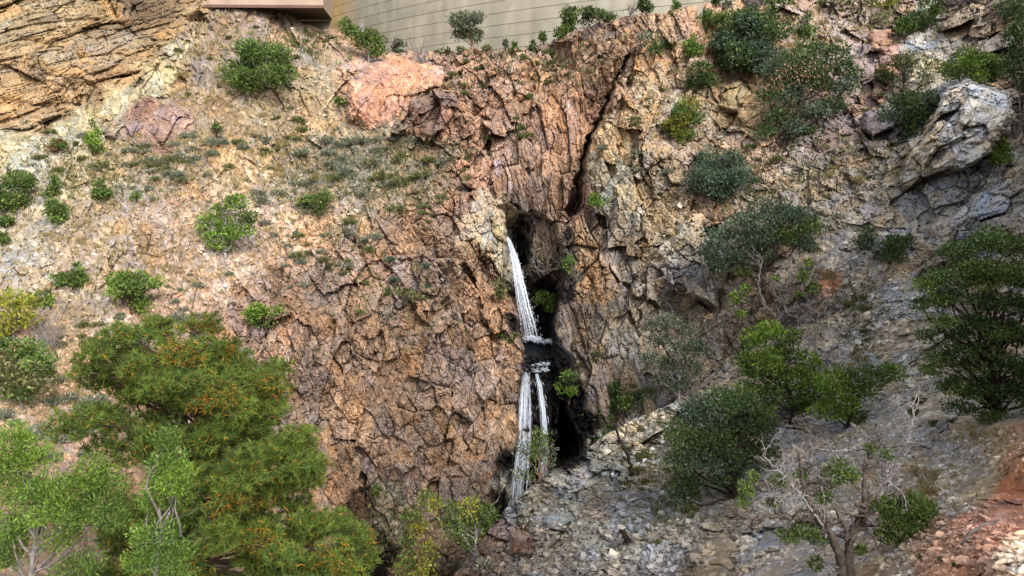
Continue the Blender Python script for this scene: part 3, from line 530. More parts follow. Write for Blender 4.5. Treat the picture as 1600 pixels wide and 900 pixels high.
def tree(name, label, cat, clumps, bu, bv, palette='mid', bark='brown', cov=2.0, lp=(5.0, 2.3), seed=1, trunk_px=None, group=None, d=None, base=None, twig=0, up=.6, limb=True, dead=0, want=None, mix=None, bare=0.0):
    r = np.random.default_rng(seed * 7 + 3)
    P = np.array(base) if base is not None else ground(bu, bv, want)[0]
    dd = d if d is not None else depth_of(P) / S
    px = dd * S / F                                      # metres per photo pixel at this distance
    if d is not None and base is None: P = at(bu, bv, d)
    root = empty(name, P, label, cat, group)
    cl = np.array([at(c[0], c[1], dd) + np.array([0, c[4] * px, 0]) - P for c in clumps]); rad = np.array([(c[2] * px, c[3] * px) for c in clumps])
    cen = cl.mean(0); H = max(cl[:, 2].max(), .2)
    tr = (trunk_px or max(1.4, .028 * (max(c[0] for c in clumps) - min(c[0] for c in clumps) + 20))) * px
    lines = []
    topz = cen * np.array([.9, .9, .0]) + np.array([0, 0, cen[2] * 1.1])
    tp = curve(-np.array([0, 0, tr * 1.5]), topz, 9, .05, r); lines.append((tp, np.linspace(tr, tr * .35, 9)))
    if limb:
        for c in cl:
            i = int(np.clip((c[2] * .55 / max(topz[2], .1)) * 8, 1, 7)); q = curve(tp[i], c, 7, .07, r, -.05); lines.append((q, np.linspace(tr * .45, max(tr * .1, .35 * px), 7)))
    for c, rr in zip(cl, rad):
        for _ in range(twig):
            dv = r.normal(0, 1, 3); dv[2] = abs(dv[2]) * .4; twigs(c + r.normal(0, .3, 3) * rr[0], dv, rr[0] * r.uniform(.9, 1.6), .45 * px, r, 1, lines)
    for _ in range(dead):
        dv = (cl[r.integers(len(cl))] - tp[3]); twigs(tp[r.integers(2, 6)], dv + r.normal(0, .2, 3), np.linalg.norm(dv) * r.uniform(.8, 1.15), tr * .3, r, 3, lines, .3)
    V, f = tubes(lines, 5); bc = lin(BARK[bark]) * LG
    make_mesh('trunk', V, f, np.tile(bc, (len(V), 1)) * r.uniform(.8, 1.2, (len(V), 1)), M_BARK, root, True)
    CV = []; CF = []; CC = []; k = 0
    la = lp[0] * lp[1] * .5
    for c, rr, q in zip(cl, rad, clumps):
        n = int(1.7 * cov * math.pi * q[2] * q[3] / la * (1 - bare)); n = max(n, 12)
        v = r.normal(0, 1, (n, 3)); v /= np.linalg.norm(v, axis=1, keepdims=True); t = r.random(n) ** .42
        # lumpy outline: each clump is a few denser sprays
        lob = r.normal(0, 1, (7, 3)); lob /= np.linalg.norm(lob, axis=1, keepdims=True); near = (v @ lob.T).max(1); t = t * (.5 + .75 * np.clip(near, 0, 1) ** 2)
        pos = c + v * t[:, None] * np.array([rr[0], rr[0], rr[1]]) * 1.12
        pname = palette if (mix is None or r.random() > mix[1]) else mix[0]
        co_ = pal(pname, n, r) * r.uniform(.82, 1.18)
        VV, FF, KC = leaves(pos, v * .7 + np.array([0, 0, up]), lp[0] * px, lp[1] * px, co_, r)
        CV.append(VV); CF.append(FF + k); CC.append(KC); k += len(VV)
    make_mesh('crown', np.concatenate(CV), np.concatenate(CF), np.concatenate(CC), M_LEAF, root)
    return root
def T(name, label, cat, cx, cy, w_, h_, bu, bv, style='round', seed=None, **kw):
    sd = seed or int(cx * 3 + cy * 7); return tree(name, label, cat, auto_clumps(cx, cy, w_, h_, style, np.random.default_rng(sd)), bu, bv, seed=sd, **kw)
# along the foot of the dam
T('pinyon_tree', 'lone round crowned pinyon on a bare trunk against the pale dam wall', 'tree', 735, 37, 60, 46, 738, 82, palette='grey', bark='tan', cov=3.2, trunk_px=2.6, lp=(4.5, 2.0))
tree('juniper_tree', 'green two lobed juniper at the left foot of the dam', 'tree', [(541,40,12,10,0),(550,48,12,8,4),(562,58,14,9,-4),(578,55,13,10,3),(590,65,12,9,-3),(572,70,14,9,0),(596,80,9,7,0),(584,84,9,6,2)], 574, 96, palette='mid', bark='grey', cov=2.8, seed=12, lp=(5, 2.5))
T('juniper_tree', 'broad green juniper with a bare grey lower left side on the upper left slope', 'tree', 411, 106, 92, 72, 404, 148, palette='mid', bark='grey', cov=2.4, twig=1)
T('juniper_tree', 'light green cone shaped juniper against the dam wall', 'tree', 888, 39, 40, 46, 888, 63, palette='grey', cov=3.2, style='round', mix=('mid', .5))
T('juniper_tree', 'wide dark green juniper touching the dam wall beside the light cone shaped one', 'tree', 938, 20, 60, 34, 938, 38, palette='dark', cov=3)
T('juniper_tree', 'small dark round juniper on the outcrop crest near the right dam end', 'tree', 1010, 9, 21, 22, 1010, 22, palette='dark', cov=3.5)
T('juniper_tree', 'upright green juniper with pointed top in the notch at the right dam end', 'tree', 1056, 18, 25, 34, 1057, 38, palette='mid', cov=3.3, style='cone')
for i, (cx, cy, w_, h_, lab) in enumerate(((790,68,12,14,'pale little sapling, leftmost of the row at the foot of the dam'),(804,73,12,15,'dark little sapling, second from the left in the row at the foot of the dam'),(833,72,13,14,'dark round sapling in the middle of the row at the foot of the dam'),(848,58,16,18,'largest sapling of the row at the foot of the dam'),(622,73,24,20,'grey green bush at the foot of the dam right of the two lobed juniper'),(720,78,16,8,'low olive bush left of the lone pinyon trunk'),(690,80,28,9,'low yellowish bush spread along the foot of the dam'),(760,76,14,9,'low olive bush right of the lone pinyon trunk'))):
    T('small_bush' if i > 3 else 'sapling', lab, 'bush' if i > 3 else 'sapling', cx, cy, w_, h_, cx, cy + h_ / 2 + 1, palette=['grey', 'mid', 'dark', 'mid', 'grey', 'olive', 'olive', 'olive'][i], cov=3, lp=(4, 2.2), group='saplings along the foot of the dam' if i < 4 else 'low bushes along the foot of the dam', style='cone' if i < 4 else 'round')
def grey_bush(label, cx, cy, w_, h_, bu, bv, n=10, seed=1, rad=.6, name='dead_bush', col='grey', cat='dead bush', depth=2, want=None, group=None):
    r = np.random.default_rng(seed); P = ground(bu, bv, want)[0]; dd = depth_of(P) / S; px = dd * S / F; lines = []
    for _ in range(n):
        tgt = at(cx + r.uniform(-.5, .5) * w_, cy + r.uniform(-.5, .35) * h_, dd) + np.array([0, r.uniform(-.4, .4) * w_ * px, 0]) - P
        twigs(np.zeros(3) - [0, 0, .1], tgt, np.linalg.norm(tgt), rad * px * 1.3, r, depth, lines, .22)
    V, f = tubes(lines, 4); o = make_mesh(name, V, f, np.tile(lin(BARK[col]) * LG, (len(V), 1)), M_BARK); o.location = tuple(P)
    return tag(o, label, cat, group)
grey_bush('leafless grey bush just right of the small tree above the pink slab', 660, 82, 36, 36, 662, 98, 16, 3)
grey_bush('leafless grey bush on the skyline outcrop left of the small dark juniper', 985, 10, 16, 18, 984, 20, 10, 4)
grey_bush('leafless grey bush below the light green cone shaped juniper', 916, 50, 24, 20, 914, 60, 14, 5)
grey_bush('spreading dead grey bush at the left above the big dark bush', 78, 512, 62, 56, 78, 545, 26, 6, .6)
grey_bush('thin dead sapling standing by a block on the left slope', 229, 372, 22, 44, 229, 392, 7, 7, .7, 'dead_tree', 'brown', 'dead tree')
grey_bush('small dark dead bush beside the purple slab', 342, 205, 18, 24, 342, 222, 9, 8, .5, col='dark')
# shelf right of the crack
T('pinyon_tree', 'grey green bushy pinyon beside the head of the crack', 'tree', 1020, 68, 66, 44, 1020, 94, palette='grey', cov=2.4, mix=('dark', .4), twig=1)
T('juniper_tree', 'rounded green juniper on the crest left of the big dark pinyon', 'tree', 1117, 38, 66, 40, 1120, 60, palette='mid', cov=2.6, mix=('dark', .3))
T('pinyon_tree', 'big dense dark pinyon high on the shelf', 'tree', 1166, 68, 110, 82, 1186, 118, palette='dark', bark='dark', cov=2.2, mix=('blue', .4), trunk_px=4)
T('juniper_bush', 'light green bush standing below the rounded crest juniper', 'bush', 1084, 70, 34, 32, 1084, 88, palette='bright', cov=2.6, mix=('mid', .5))
T('juniper_tree', 'dark layered juniper above the yellow lichen boulder', 'tree', 1092, 123, 46, 50, 1086, 150, palette='dark', cov=2.2, style='flat')
T('juniper_bush', 'yellowish green round bush on the shelf right of the crack', 'bush', 1080, 190, 68, 58, 1078, 222, palette='mid', cov=2.2, mix=('yellow', .4), twig=1)
T('pinyon_tree', 'bluish green spreading pinyon below the shelf', 'tree', 1122, 273, 88, 70, 1116, 312, palette='blue', cov=2.1, twig=1)
T('juniper_tree', 'upright dull green juniper above the large open pinyon', 'tree', 1260, 40, 40, 46, 1258, 64, palette='mid', cov=2.6, mix=('grey', .5), style='cone')
tree('pinyon_tree', 'large open pinyon with leaning trunk in the upper right', 'tree', [(1205,105,22,12,5),(1235,95,24,13,-8),(1270,75,28,14,8),(1300,85,26,15,-6),(1325,105,20,13,4),(1265,105,28,15,-10),(1225,125,24,13,8),(1200,150,18,12,-8),(1240,150,22,13,6),(1285,130,28,15,10),(1320,135,22,12,-5),(1262,172,24,12,-10),(1300,165,24,12,3),(1215,180,22,14,4),(1335,118,14,9,0),(1200,205,20,13,6),(1240,200,20,12,-6),(1270,205,16,9,6)], 1222, 236, palette='dark', bark='dark', cov=1.9, seed=31, mix=('blue', .4), trunk_px=5, twig=1)
T('juniper_bush', 'round green bush above the bare greenish scree', 'bush', 1414, 46, 36, 32, 1414, 64, palette='bright', cov=2.6, mix=('dark', .5))
T('pinyon_tree', 'dark thin pinyon beside the round green bush at the scree edge', 'tree', 1442, 32, 36, 30, 1444, 50, palette='dark', cov=1.8, twig=1)
T('juniper_bush', 'wide bright green bush sloping above the pale cream outcrop', 'bush', 1512, 104, 96, 52, 1516, 136, palette='bright', cov=2.5, mix=('mid', .5))
tree('pinyon_tree', 'dark pinyon cut by the right edge of the frame near the top', 'tree', [(1585,15,22,18,0),(1600,45,24,18,5),(1580,60,16,14,-5),(1590,90,20,16,5),(1605,125,20,18,0),(1578,110,14,12,0)], 1600, 190, palette='dark', bark='dark', cov=2.2, seed=33, twig=1)
T('pinyon_tree', 'thin grey green pinyon with dark crooked limbs left of the greenish scree', 'tree', 1420, 112, 78, 52, 1412, 148, palette='grey', bark='dark', cov=1.2, mix=('olive', .3), twig=2)
T('juniper_bush', 'small yellowish bush at the foot of the thin grey green pinyon', 'bush', 1385, 118, 28, 30, 1384, 136, palette='olive', cov=2.4)
T('pinyon_tree', 'dark green pinyon between the purple grey boulder and the cream outcrop', 'tree', 1424, 180, 72, 66, 1420, 216, palette='blue', bark='dark', cov=2.1, mix=('dark', .5), twig=1)
T('juniper_bush', 'bright little bush on the right shoulder of the cream outcrop', 'bush', 1562, 235, 36, 44, 1562, 260, palette='bright', cov=1.9)
grey_bush('silver dead branches behind the cream outcrop at the right edge', 1588, 165, 44, 80, 1588, 215, 9, 13, 1.0, 'dead_tree', 'grey', 'dead tree', 3)
SKY = ((1130,8,34,14,'grey',"grey leafless looking bush on the crest right of the dam end"),(1178,4,40,18,'deadgrey',"grey brown bush on the crest above the big dark pinyon"),(1215,6,46,22,'mid',"green crest bush left of the upright dull green juniper"),(1300,2,36,12,'mid',"dark crest bush right of the upright dull green juniper"),(1345,0,40,14,'olive',"low olive bush on the crest above the pinkish boulders"),(1388,4,34,14,'yellow',"yellowish bush on the crest right of the low olive one"),(1462,8,40,20,'mid',"green bush at the top of the greenish scree"),(1495,0,50,20,'deadgrey',"grey twiggy bush on the crest at the head of the scree"),(1120,2,10,12,'dark',"tiny dark conifer on the skyline beside the patch of sky"))
for cx, cy, w_, h_, pn, lab in SKY: T('crest_bush', lab, 'bush', cx, cy, w_ * 1.25, h_ * 1.35, cx, max(16, cy + h_ / 2 + 3), palette=pn, cov=2.4, lp=(5, 2.6), group='bushes along the crest on the right')
# right of the falls
tree('pinyon_tree', 'broad open pinyon with bare limbs in the middle of the right slope', 'tree', [(1110,395,20,13,0),(1135,370,26,15,6),(1170,345,30,17,-8),(1205,330,32,17,5),(1240,335,28,16,-5),(1265,355,24,15,6),(1185,375,28,14,-10),(1225,365,28,14,10),(1150,400,22,11,-4),(1195,400,22,10,8),(1255,380,20,12,0),(1120,415,18,9,5),(1160,425,14,7,0)], 1192, 452, palette='blue', bark='dark', cov=2.4, seed=40, mix=('mid', .35), trunk_px=4, twig=2)
T('pinyon_tree', 'dark bushy pinyon on the grey slope below the cream outcrop', 'tree', 1388, 380, 88, 54, 1392, 410, palette='dark', bark='dark', cov=2.0, mix=('blue', .5), twig=2)
tree('juniper_tree', 'big open juniper with grey trunk at the right edge', 'tree', [(1475,435,26,14,0),(1500,395,28,16,8),(1540,375,32,18,-8),(1580,385,28,18,8),(1450,445,18,11,0),(1520,420,32,16,-12),(1565,430,30,18,5),(1490,465,26,12,6),(1540,470,28,14,-8),(1590,475,24,16,0),(1470,500,20,10,-5),(1500,525,26,12,8),(1550,520,30,14,-6),(1595,530,22,14,5),(1470,560,24,11,0),(1520,575,30,13,8),(1565,565,28,14,-8),(1600,580,20,14,0),(1455,580,16,8,0),(1540,605,26,11,0),(1500,600,22,9,5),(1530,440,24,14,0),(1560,475,26,13,6),(1515,500,24,12,-6),(1575,510,24,12,4),(1530,545,26,12,0),(1580,605,24,14,0),(1560,620,24,12,6),(1440,475,16,10,0),(1448,525,16,9,0),(1480,605,18,9,0),(1600,612,20,12,0),(1592,440,20,12,0),(1625,420,34,20,0),(1640,470,34,20,6),(1630,530,34,18,-6),(1645,580,34,18,4),(1625,630,30,16,0),(1505,640,22,9,6),(1545,648,24,10,-6),(1470,470,20,12,4),(1490,545,22,10,-4),(1515,615,22,10,0)], 1560, 655, palette='mid', bark='dark', cov=2.9, seed=41, mix=('dark', .5), trunk_px=6, twig=2, lp=(5.2, 2.4))
tree('pinyon_tree', 'pale sparse pinyon on the talus crest right of the slot', 'tree', [(1020,510,16,10,0),(1045,505,18,11,5),(1070,515,18,11,-5),(1035,535,20,11,6),(1065,545,22,12,-6),(1090,545,16,12,0),(1015,560,14,11,0),(1045,570,20,12,4),(1080,575,18,12,-4),(1060,600,18,10,0),(1030,590,12,8,0)], 1062, 628, palette='grey', bark='silver', cov=2.5, seed=42, mix=('blue', .4), twig=2)
T('pinyon_tree', 'dark green small pinyon above the near talus ridge', 'tree', 975, 608, 72, 54, 980, 652, palette='dark', bark='dark', cov=2.2, seed=43, mix=('mid', .3), twig=1, want='A')
T('juniper_bush', 'rounded green bush growing out of the dark gorge behind the talus ridge', 'bush', 930, 660, 52, 56, 925, 690, palette='mid', cov=2.6, seed=44, want='A')
T('juniper_bush', 'narrow bright green bush clinging to the right wall of the lower slot', 'bush', 888, 606, 30, 52, 888, 630, palette='bright', cov=2.3, seed=45, want='A', mix=('dark', .3))
T('juniper_bush', 'dark green plants deep inside the slot beside the upper fall', 'bush', 858, 470, 34, 30, 862, 485, palette='mid', cov=2.2, seed=46, want='A')
T('juniper_bush', 'small green tuft on the upper right lip of the slot', 'bush', 890, 412, 18, 20, 890, 424, palette='mid', cov=2, seed=47, want='A')
T('juniper_bush', 'vivid yellow green bush on the ledge below the crack', 'bush', 934, 313, 32, 18, 934, 322, palette='fresh', cov=2.6, seed=48)
tree('sapling', 'thin sapling standing in front of the lower waterfall', 'sapling', [(846,683,16,11,3),(820,700,16,13,-3),(855,705,14,12,2),(836,712,18,14,0),(812,740,16,9,-3),(858,725,12,10,2),(840,695,12,10,0),(826,742,12,7,0)], 842, 762, palette='grey', bark='tan', cov=1.0, seed=49, mix=('mid', .4), trunk_px=2.4, twig=2, d=32.3, base=at(842, 765, 32.3))
tree('juniper_tree', 'bright green bushy juniper in the middle of the near right slope', 'tree', [(1180,530,20,16,0),(1210,520,24,16,6),(1195,560,28,18,-6),(1225,555,28,18,8),(1175,580,22,16,0),(1250,585,28,18,-8),(1215,590,30,18,6),(1275,610,28,18,0),(1240,620,30,16,-6),(1200,615,22,13,4),(1162,560,16,13,0),(1168,610,18,13,4),(1190,642,22,13,-4),(1262,642,24,14,0),(1268,570,22,15,5),(1240,525,14,10,0)], 1235, 660, palette='bright', bark='dark', cov=2.4, seed=50, mix=('mid', .4), lp=(5.2, 2.4))
tree('juniper_tree', 'low dark green juniper spreading right of the bright bushy juniper', 'tree', [(1300,600,24,16,0),(1330,590,26,15,6),(1365,585,24,14,-5),(1395,580,18,12,0),(1320,625,28,16,-6),(1350,610,24,12,6),(1290,640,26,16,0),(1330,650,22,11,0)], 1320, 668, palette='mid', bark='dark', cov=2.4, seed=51, mix=('bright', .3), lp=(5.2, 2.4))
tree('pinyon_tree', 'big round dark green pinyon on the near talus', 'tree', [(1070,680,30,22,0),(1095,645,32,22,8),(1135,625,34,22,-8),(1170,640,30,20,8),(1110,680,36,24,-12),(1155,675,36,24,12),(1190,665,24,20,0),(1065,720,26,18,0),(1100,715,34,20,-10),(1145,710,36,20,6),(1185,705,28,20,-4),(1075,755,22,14,4),(1125,745,28,13,0),(1165,735,26,14,6),(1060,775,16,11,0)], 1150, 778, palette='dark', bark='dark', cov=2.3, seed=52, mix=('blue', .35), trunk_px=8, twig=1, lp=(5.2, 2.4))
T('juniper_bush', 'small bright bush on the talus left under the big round pinyon', 'bush', 1068, 765, 40, 34, 1065, 782, palette='mid', cov=2.2, seed=53)
def snag(name, label, cat, lines_px, bu, bv, d=None, seed=1, col='silver', twign=14, crown=None, palette='mid', tl=40, cov=1.8, lp=(5, 2.2), curl=.45):
    """dead wood drawn limb by limb: (list of (u, v, depth offset px), radius px start, end)"""
    r = np.random.default_rng(seed); P = ground(bu, bv)[0] if d is None else at(bu, bv, d); dd = depth_of(P) / S; px = dd * S / F
    root = empty(name, P, label, cat); first = True
    for pts_, r0, r1 in lines_px:
        q = np.array([at(a, b, dd) + np.array([0, c * px, 0]) - P for a, b, c in pts_]); n = max(8, len(q) * 5)
        t = np.linspace(0, len(q) - 1, n); p = np.stack([np.interp(t, range(len(q)), q[:, k]) for k in range(3)], -1)
        for _ in range(3): p[1:-1] = .25 * p[:-2] + .5 * p[1:-1] + .25 * p[2:]
        p[1:-1] += r.normal(0, 1.0 * px, (n - 2, 3)); L = [(p, np.linspace(r0 * px * .75, r1 * px * .8, n))]
        for _ in range(twign):
            i = r.integers(n // 3, n); dv = (p[min(i, n - 1)] - p[max(i - 3, 0)]); dv = dv / (np.linalg.norm(dv) + 1e-9) + r.normal(0, .8, 3) + np.array([0, 0, .3])
            twigs(p[i], dv, tl * px * r.uniform(.5, 1.2), max(r1, 1.0) * px * .85, r, 2, L, curl)
        V, f = tubes(L, 6); make_mesh('trunk' if first else 'limb', V, f, np.tile(lin((118, 106, 98) if (r0 >= 5 and col == 'silver') else BARK[col]) * LG, (len(V), 1)) * r.uniform(.75, 1.15, (len(V), 1)), M_BARK, root, True); first = False
    for cl in (crown or []):
        n = int(1.7 * cov * math.pi * cl[2] * cl[3] / (lp[0] * lp[1] * .5)); c = at(cl[0], cl[1], dd) + np.array([0, cl[4] * px, 0]) - P
        v = r.normal(0, 1, (n, 3)); v /= np.linalg.norm(v, axis=1, keepdims=True); t = r.random(n) ** .42
        lob = r.normal(0, 1, (7, 3)); lob /= np.linalg.norm(lob, axis=1, keepdims=True); t = t * (.6 + .5 * np.clip((v @ lob.T).max(1), 0, 1) ** 2)
        pos = c + v * t[:, None] * np.array([cl[2], cl[2], cl[3]]) * px * 1.1
        V, f, k = leaves(pos, v * .7 + np.array([0, 0, .5]), lp[0] * px, lp[1] * px, pal(palette, n, r), r); make_mesh('foliage_clump', V, f, k, M_LEAF, root)
    return root
snag('dead_tree', 'slender crooked bare tree leaning on the near talus ridge', 'dead tree', [([(986,742,0),(984,720,0),(972,695,0),(964,676,0),(963,658,0),(970,650,0)], 4.5, 1.4), ([(964,672,0),(956,655,0),(950,662,0)], 1.6, .7), ([(963,660,0),(966,650,2),(972,644,0)], 1.4, .6)], 986, 744, None, 3, 'dark', 0)
snag('fallen_tree', 'thick grey dead trunk with branches lying on the talus crest', 'dead tree', [([(1112,590,0),(1100,603,0),(1080,610,0),(1068,622,0),(1050,618,0),(1042,628,0)], 5, 3), ([(1070,620,0),(1050,608,0),(1035,604,0)], 2, .8), ([(1072,620,0),(1060,603,0),(1068,598,0),(1085,600,0)], 1.6, .7)], 1100, 606, None, 4, 'grey', 3, tl=22)
snag('dead_tree', 'gnarled grey dead juniper with a few green tufts above the bright bushy juniper', 'dead tree', [([(1218,520,0),(1216,500,0),(1228,478,0),(1232,458,0),(1240,440,0)], 5, 2.5), ([(1212,495,0),(1198,480,0),(1184,455,0),(1186,430,0),(1192,405,0)], 4, 1.4), ([(1228,470,0),(1212,462,0),(1205,448,0)], 2, 1), ([(1240,445,0),(1258,430,4),(1268,415,0)], 2, .8)], 1220, 524, 37.3, 5, 'grey', 9, [(1150,465,12,8,0),(1165,450,8,6,0),(1258,430,11,10,0),(1272,450,10,9,0),(1285,470,9,8,0),(1250,460,8,5,0),(1262,410,8,6,0),(1155,490,7,6,0),(1212,435,7,4,0)], 'bright', 26, lp=(5.5, 3))
snag('dead_tree', 'silver dead stem with drooping bare branches right of the gnarled dead juniper', 'dead tree', [([(1276,590,0),(1276,560,0),(1274,530,0),(1277,500,0),(1278,485,0)], 3.2, 1), ([(1300,530,0),(1315,515,0),(1335,516,0),(1350,528,0)], 1.6, .7), ([(1278,550,0),(1292,560,0),(1310,580,0)], 1.5, .7), ([(1276,540,0),(1255,525,0),(1232,520,0)], 1.4, .6)], 1278, 600, 33.5, 6, 'silver', 10, tl=34)
snag('stump', 'short dark stump with a pale cut top on the near talus', 'stump', [([(982,848,0),(977,836,0),(971,824,0)], 6.5, 5.5)], 982, 850, None, 7, 'dark', 0)
st = bpy.context.scene.collection.objects[-1]
def cut_top(root_, u, v, rpx):
    P = np.array(root_.location); dd = depth_of(P) / S; px = dd * S / F; c = at(u, v, dd) - P; a = np.arange(12) / 12 * 6.2832
    rg = np.stack([np.cos(a) * rpx * px, np.sin(a) * rpx * px, 0 * a], -1) + c; V, f = prism(rg, rg - [0, 0, .05]); make_mesh('cut_face', V, f, np.tile(lin((215, 205, 190)) * LG, (len(V), 1)), M_BARK, root_)
cut_top([o for o in C.objects if o.name.startswith('stump')][0], 971, 823, 6)
# half dead juniper in the right foreground
snag('juniper_tree', 'half dead silver juniper with twisted trunks and green clumps, right foreground', 'tree',
 [([(1318,905,0),(1312,870,0),(1300,838,0),(1282,815,4),(1268,790,0),(1258,765,0),(1252,735,0),(1246,705,0)], 11, 2.2),
  ([(1328,905,0),(1326,865,0),(1330,835,0),(1345,815,4),(1352,790,0)], 12, 5),
  ([(1284,820,4),(1262,812,0),(1235,808,0),(1205,806,0),(1180,812,0),(1160,806,0)], 6, 2),
  ([(1262,775,0),(1240,765,-4),(1222,780,0),(1200,775,0)], 3.5, 1.2),
  ([(1290,830,0),(1270,800,-8),(1252,775,-8),(1232,750,-8),(1212,730,-8),(1192,712,0)], 3, 1),
  ([(1290,840,0),(1291,800,4),(1284,760,0),(1277,735,0),(1262,715,0)], 3.2, 1.2),
  ([(1352,800,0),(1350,770,0),(1348,745,0),(1355,720,0),(1368,705,0),(1372,680,0)], 5, 1.4),
  ([(1360,800,0),(1375,778,0),(1385,750,0),(1382,720,0)], 4, 1.2),
  ([(1348,750,0),(1325,735,0),(1310,715,0),(1292,702,0)], 2.4, .9),
  ([(1395,745,6),(1412,725,6),(1420,700,6),(1428,670,6),(1430,635,6)], 3.4, 1),
  ([(1380,770,4),(1395,748,6)], 4, 3),
  ([(1320,880,0),(1300,892,0),(1285,885,0),(1280,865,0)], 2.2, 1)],
 1322, 908, None, 60, 'silver', 17,
 [(1395,790,24,15,4),(1425,785,28,18,-4),(1445,800,20,16,0),(1400,815,26,16,0),(1430,825,26,16,4),(1385,835,18,11,0),(1415,850,18,10,0),(1368,790,12,10,0),(1165,765,12,13,0),(1160,785,8,8,0),(1178,745,9,8,0),(1310,725,14,10,0),(1300,750,18,16,4),(1325,740,14,13,-4),(1260,830,24,10,8),(1235,840,20,10,6),(1280,845,18,8,8),(1275,880,11,13,0),(1360,700,9,8,0),(1385,712,10,6,0),(1210,790,10,8,6),(1220,755,12,10,6),(1345,860,9,9,0),(1290,780,14,10,6),(1255,745,10,9,6)], 'mid', 34, 3.0, (5.0, 2.2))
snag('fallen_branch', 'grey dead branch lying on the orange bank, upper one', 'branch', [([(1485,812,0),(1497,795,0),(1515,785,0),(1526,774,0)], 3.4, 1.5)], 1490, 808, None, 61, 'grey', 0)
snag('fallen_branch', 'curved grey dead root lying on the orange bank, lower one', 'branch', [([(1505,850,0),(1512,835,0),(1535,822,0),(1562,812,0)], 4.5, 1.8)], 1512, 846, None, 62, 'grey', 0)
snag('fallen_branch', 'thin dark dead branch on the talus above the stump', 'branch', [([(957,756,0),(953,742,0),(949,728,0)], 2.2, 1.2)], 955, 752, None, 63, 'dark', 0)
# bottom centre
tree('juniper_tree', 'yellow green juniper with bare silver tops at the bottom centre', 'tree', [(705,800,16,13,0),(730,795,20,14,6),(760,800,16,13,-5),(715,825,18,13,-6),(745,820,22,15,8),(775,825,18,15,0),(695,820,10,9,0),(730,845,16,10,0),(765,845,20,11,-5),(790,850,12,8,0)], 738, 872, palette='mid', bark='silver', cov=1.8, seed=70, mix=('yellow', .35), twig=2, d=31, base=at(738, 875, 31), lp=(6, 3))
tree('juniper_tree', 'loose green juniper at the bottom left of the dark hollow', 'tree', [(665,780,14,13,0),(680,790,12,9,0),(645,805,14,11,0),(655,825,16,12,0),(640,850,18,11,0),(670,865,20,12,5),(640,880,20,12,0),(660,890,22,13,-5),(625,890,12,9,0)], 652, 915, palette='mid', bark='tan', cov=1.6, seed=71, mix=('yellow', .4), twig=2, d=30, base=at(652, 925, 30), lp=(6, 3))
T('small_bush', 'bright small bush under the rust coloured seep', 'bush', 590, 766, 16, 18, 590, 776, palette='mid', cov=2.2, seed=72, want='A')
# left slope
LEFT = (('juniper_bush','upright pointed juniper at the foot of the sandstone cliff',145,215,40,54,146,244,'bright','cone'),('small_bush','brownish low bush left of the upright pointed juniper',90,227,38,20,90,239,'rust','round'),('juniper_bush','dense dark juniper at the left edge of the slope',22,303,50,58,22,334,'mid','round'),
 ('juniper_bush','narrow juniper, upper one of two stacked at the left',86,290,30,40,86,312,'mid','cone'),('juniper_bush','round juniper, lower one of two stacked at the left',92,326,36,42,92,350,'mid','round'),('juniper_bush','small round juniper right of the two stacked ones',156,297,32,30,156,314,'mid','round'),('small_bush','small green bush at the left edge under the dense dark juniper',8,345,20,20,8,357,'mid','round'),('small_bush','tiny green bush at the left edge beside the white streaked rock',4,372,16,18,4,383,'mid','round'),
 ('juniper_bush','dense cone shaped juniper beside the white streaked rock',122,424,40,54,122,452,'mid','cone'),('small_bush','low green bush leaning on the dense cone shaped juniper',95,437,28,20,95,449,'mid','round'),('juniper_tree','loose yellow green juniper on the left slope above the pine',208,448,64,80,206,490,'bright','round'),('small_bush','small round bright bush by the tan blocks on the left slope',213,305,16,12,213,312,'bright','round'),
 ('juniper_bush','bright green bush on the slope right of the pine top',414,490,52,46,418,520,'bright','round'),('small_bush','tiny bright bush left of the pink slab',534,158,20,14,534,166,'mid','round'),('small_bush','small upright bush above the purple slab',338,197,16,24,338,210,'mid','cone'),('small_bush','low green bush on a ledge in the middle of the cliff, left of its pair',628,462,40,18,628,472,'olive','round'),('small_bush','low green bush on a ledge in the middle of the cliff, right of its pair',656,466,28,16,656,475,'olive','round'),
 ('juniper_bush','olive green bush with grey twigs right of the track',494,317,60,42,494,342,'olive','round'),('small_bush','small bush hanging on the right edge of the cliff by the pool',796,524,26,20,796,535,'olive','round'),('small_bush','green bush hanging on the cliff below the pale yellow wall',783,450,20,34,781,466,'olive','round'),('small_bush','grassy green bush low on the left of the cliff face',488,560,44,28,488,574,'olive','round'),('small_bush','bright green low bush beside the yellow leaved bush at the left',66,466,40,22,66,478,'bright','round'))
for i, (nm, lab, cx, cy, w_, h_, bu, bv, pn, stl) in enumerate(LEFT):
    T(nm, lab, 'tree' if nm == 'juniper_tree' else 'bush', cx, cy, w_, h_, bu, bv, palette=pn, style=stl, cov=3.0 if stl == 'cone' or i < 10 else 2.0, seed=300 + i, mix=('mid', .3), twig=0 if i < 10 else 1, lp=(5, 2.6), up=1.2 if stl == 'cone' else .6)
tree('juniper_tree', 'bushy green juniper with exposed grey roots in the middle of the left slope', 'tree', [(325,345,14,11,0),(345,330,16,13,5),(370,315,18,13,-5),(385,340,16,15,0),(350,355,18,13,4),(335,370,16,11,0),(365,365,18,12,-5),(385,360,12,9,0),(345,385,16,9,0),(318,355,10,7,0)], 350, 402, palette='bright', bark='silver', cov=2.4, seed=80, mix=('mid', .4), twig=1, dead=4, lp=(5.5, 2.8))
tree('oak_bush', 'yellow leaved bush at the left edge', 'bush', [(10,470,22,16,0),(35,480,20,15,5),(20,500,24,16,-5),(45,500,14,13,0),(5,520,16,13,0),(50,470,10,9,0)], 22, 532, palette='yellow', bark='grey', cov=2.0, seed=81, mix=('olive', .3), lp=(6, 3.5), twig=1)
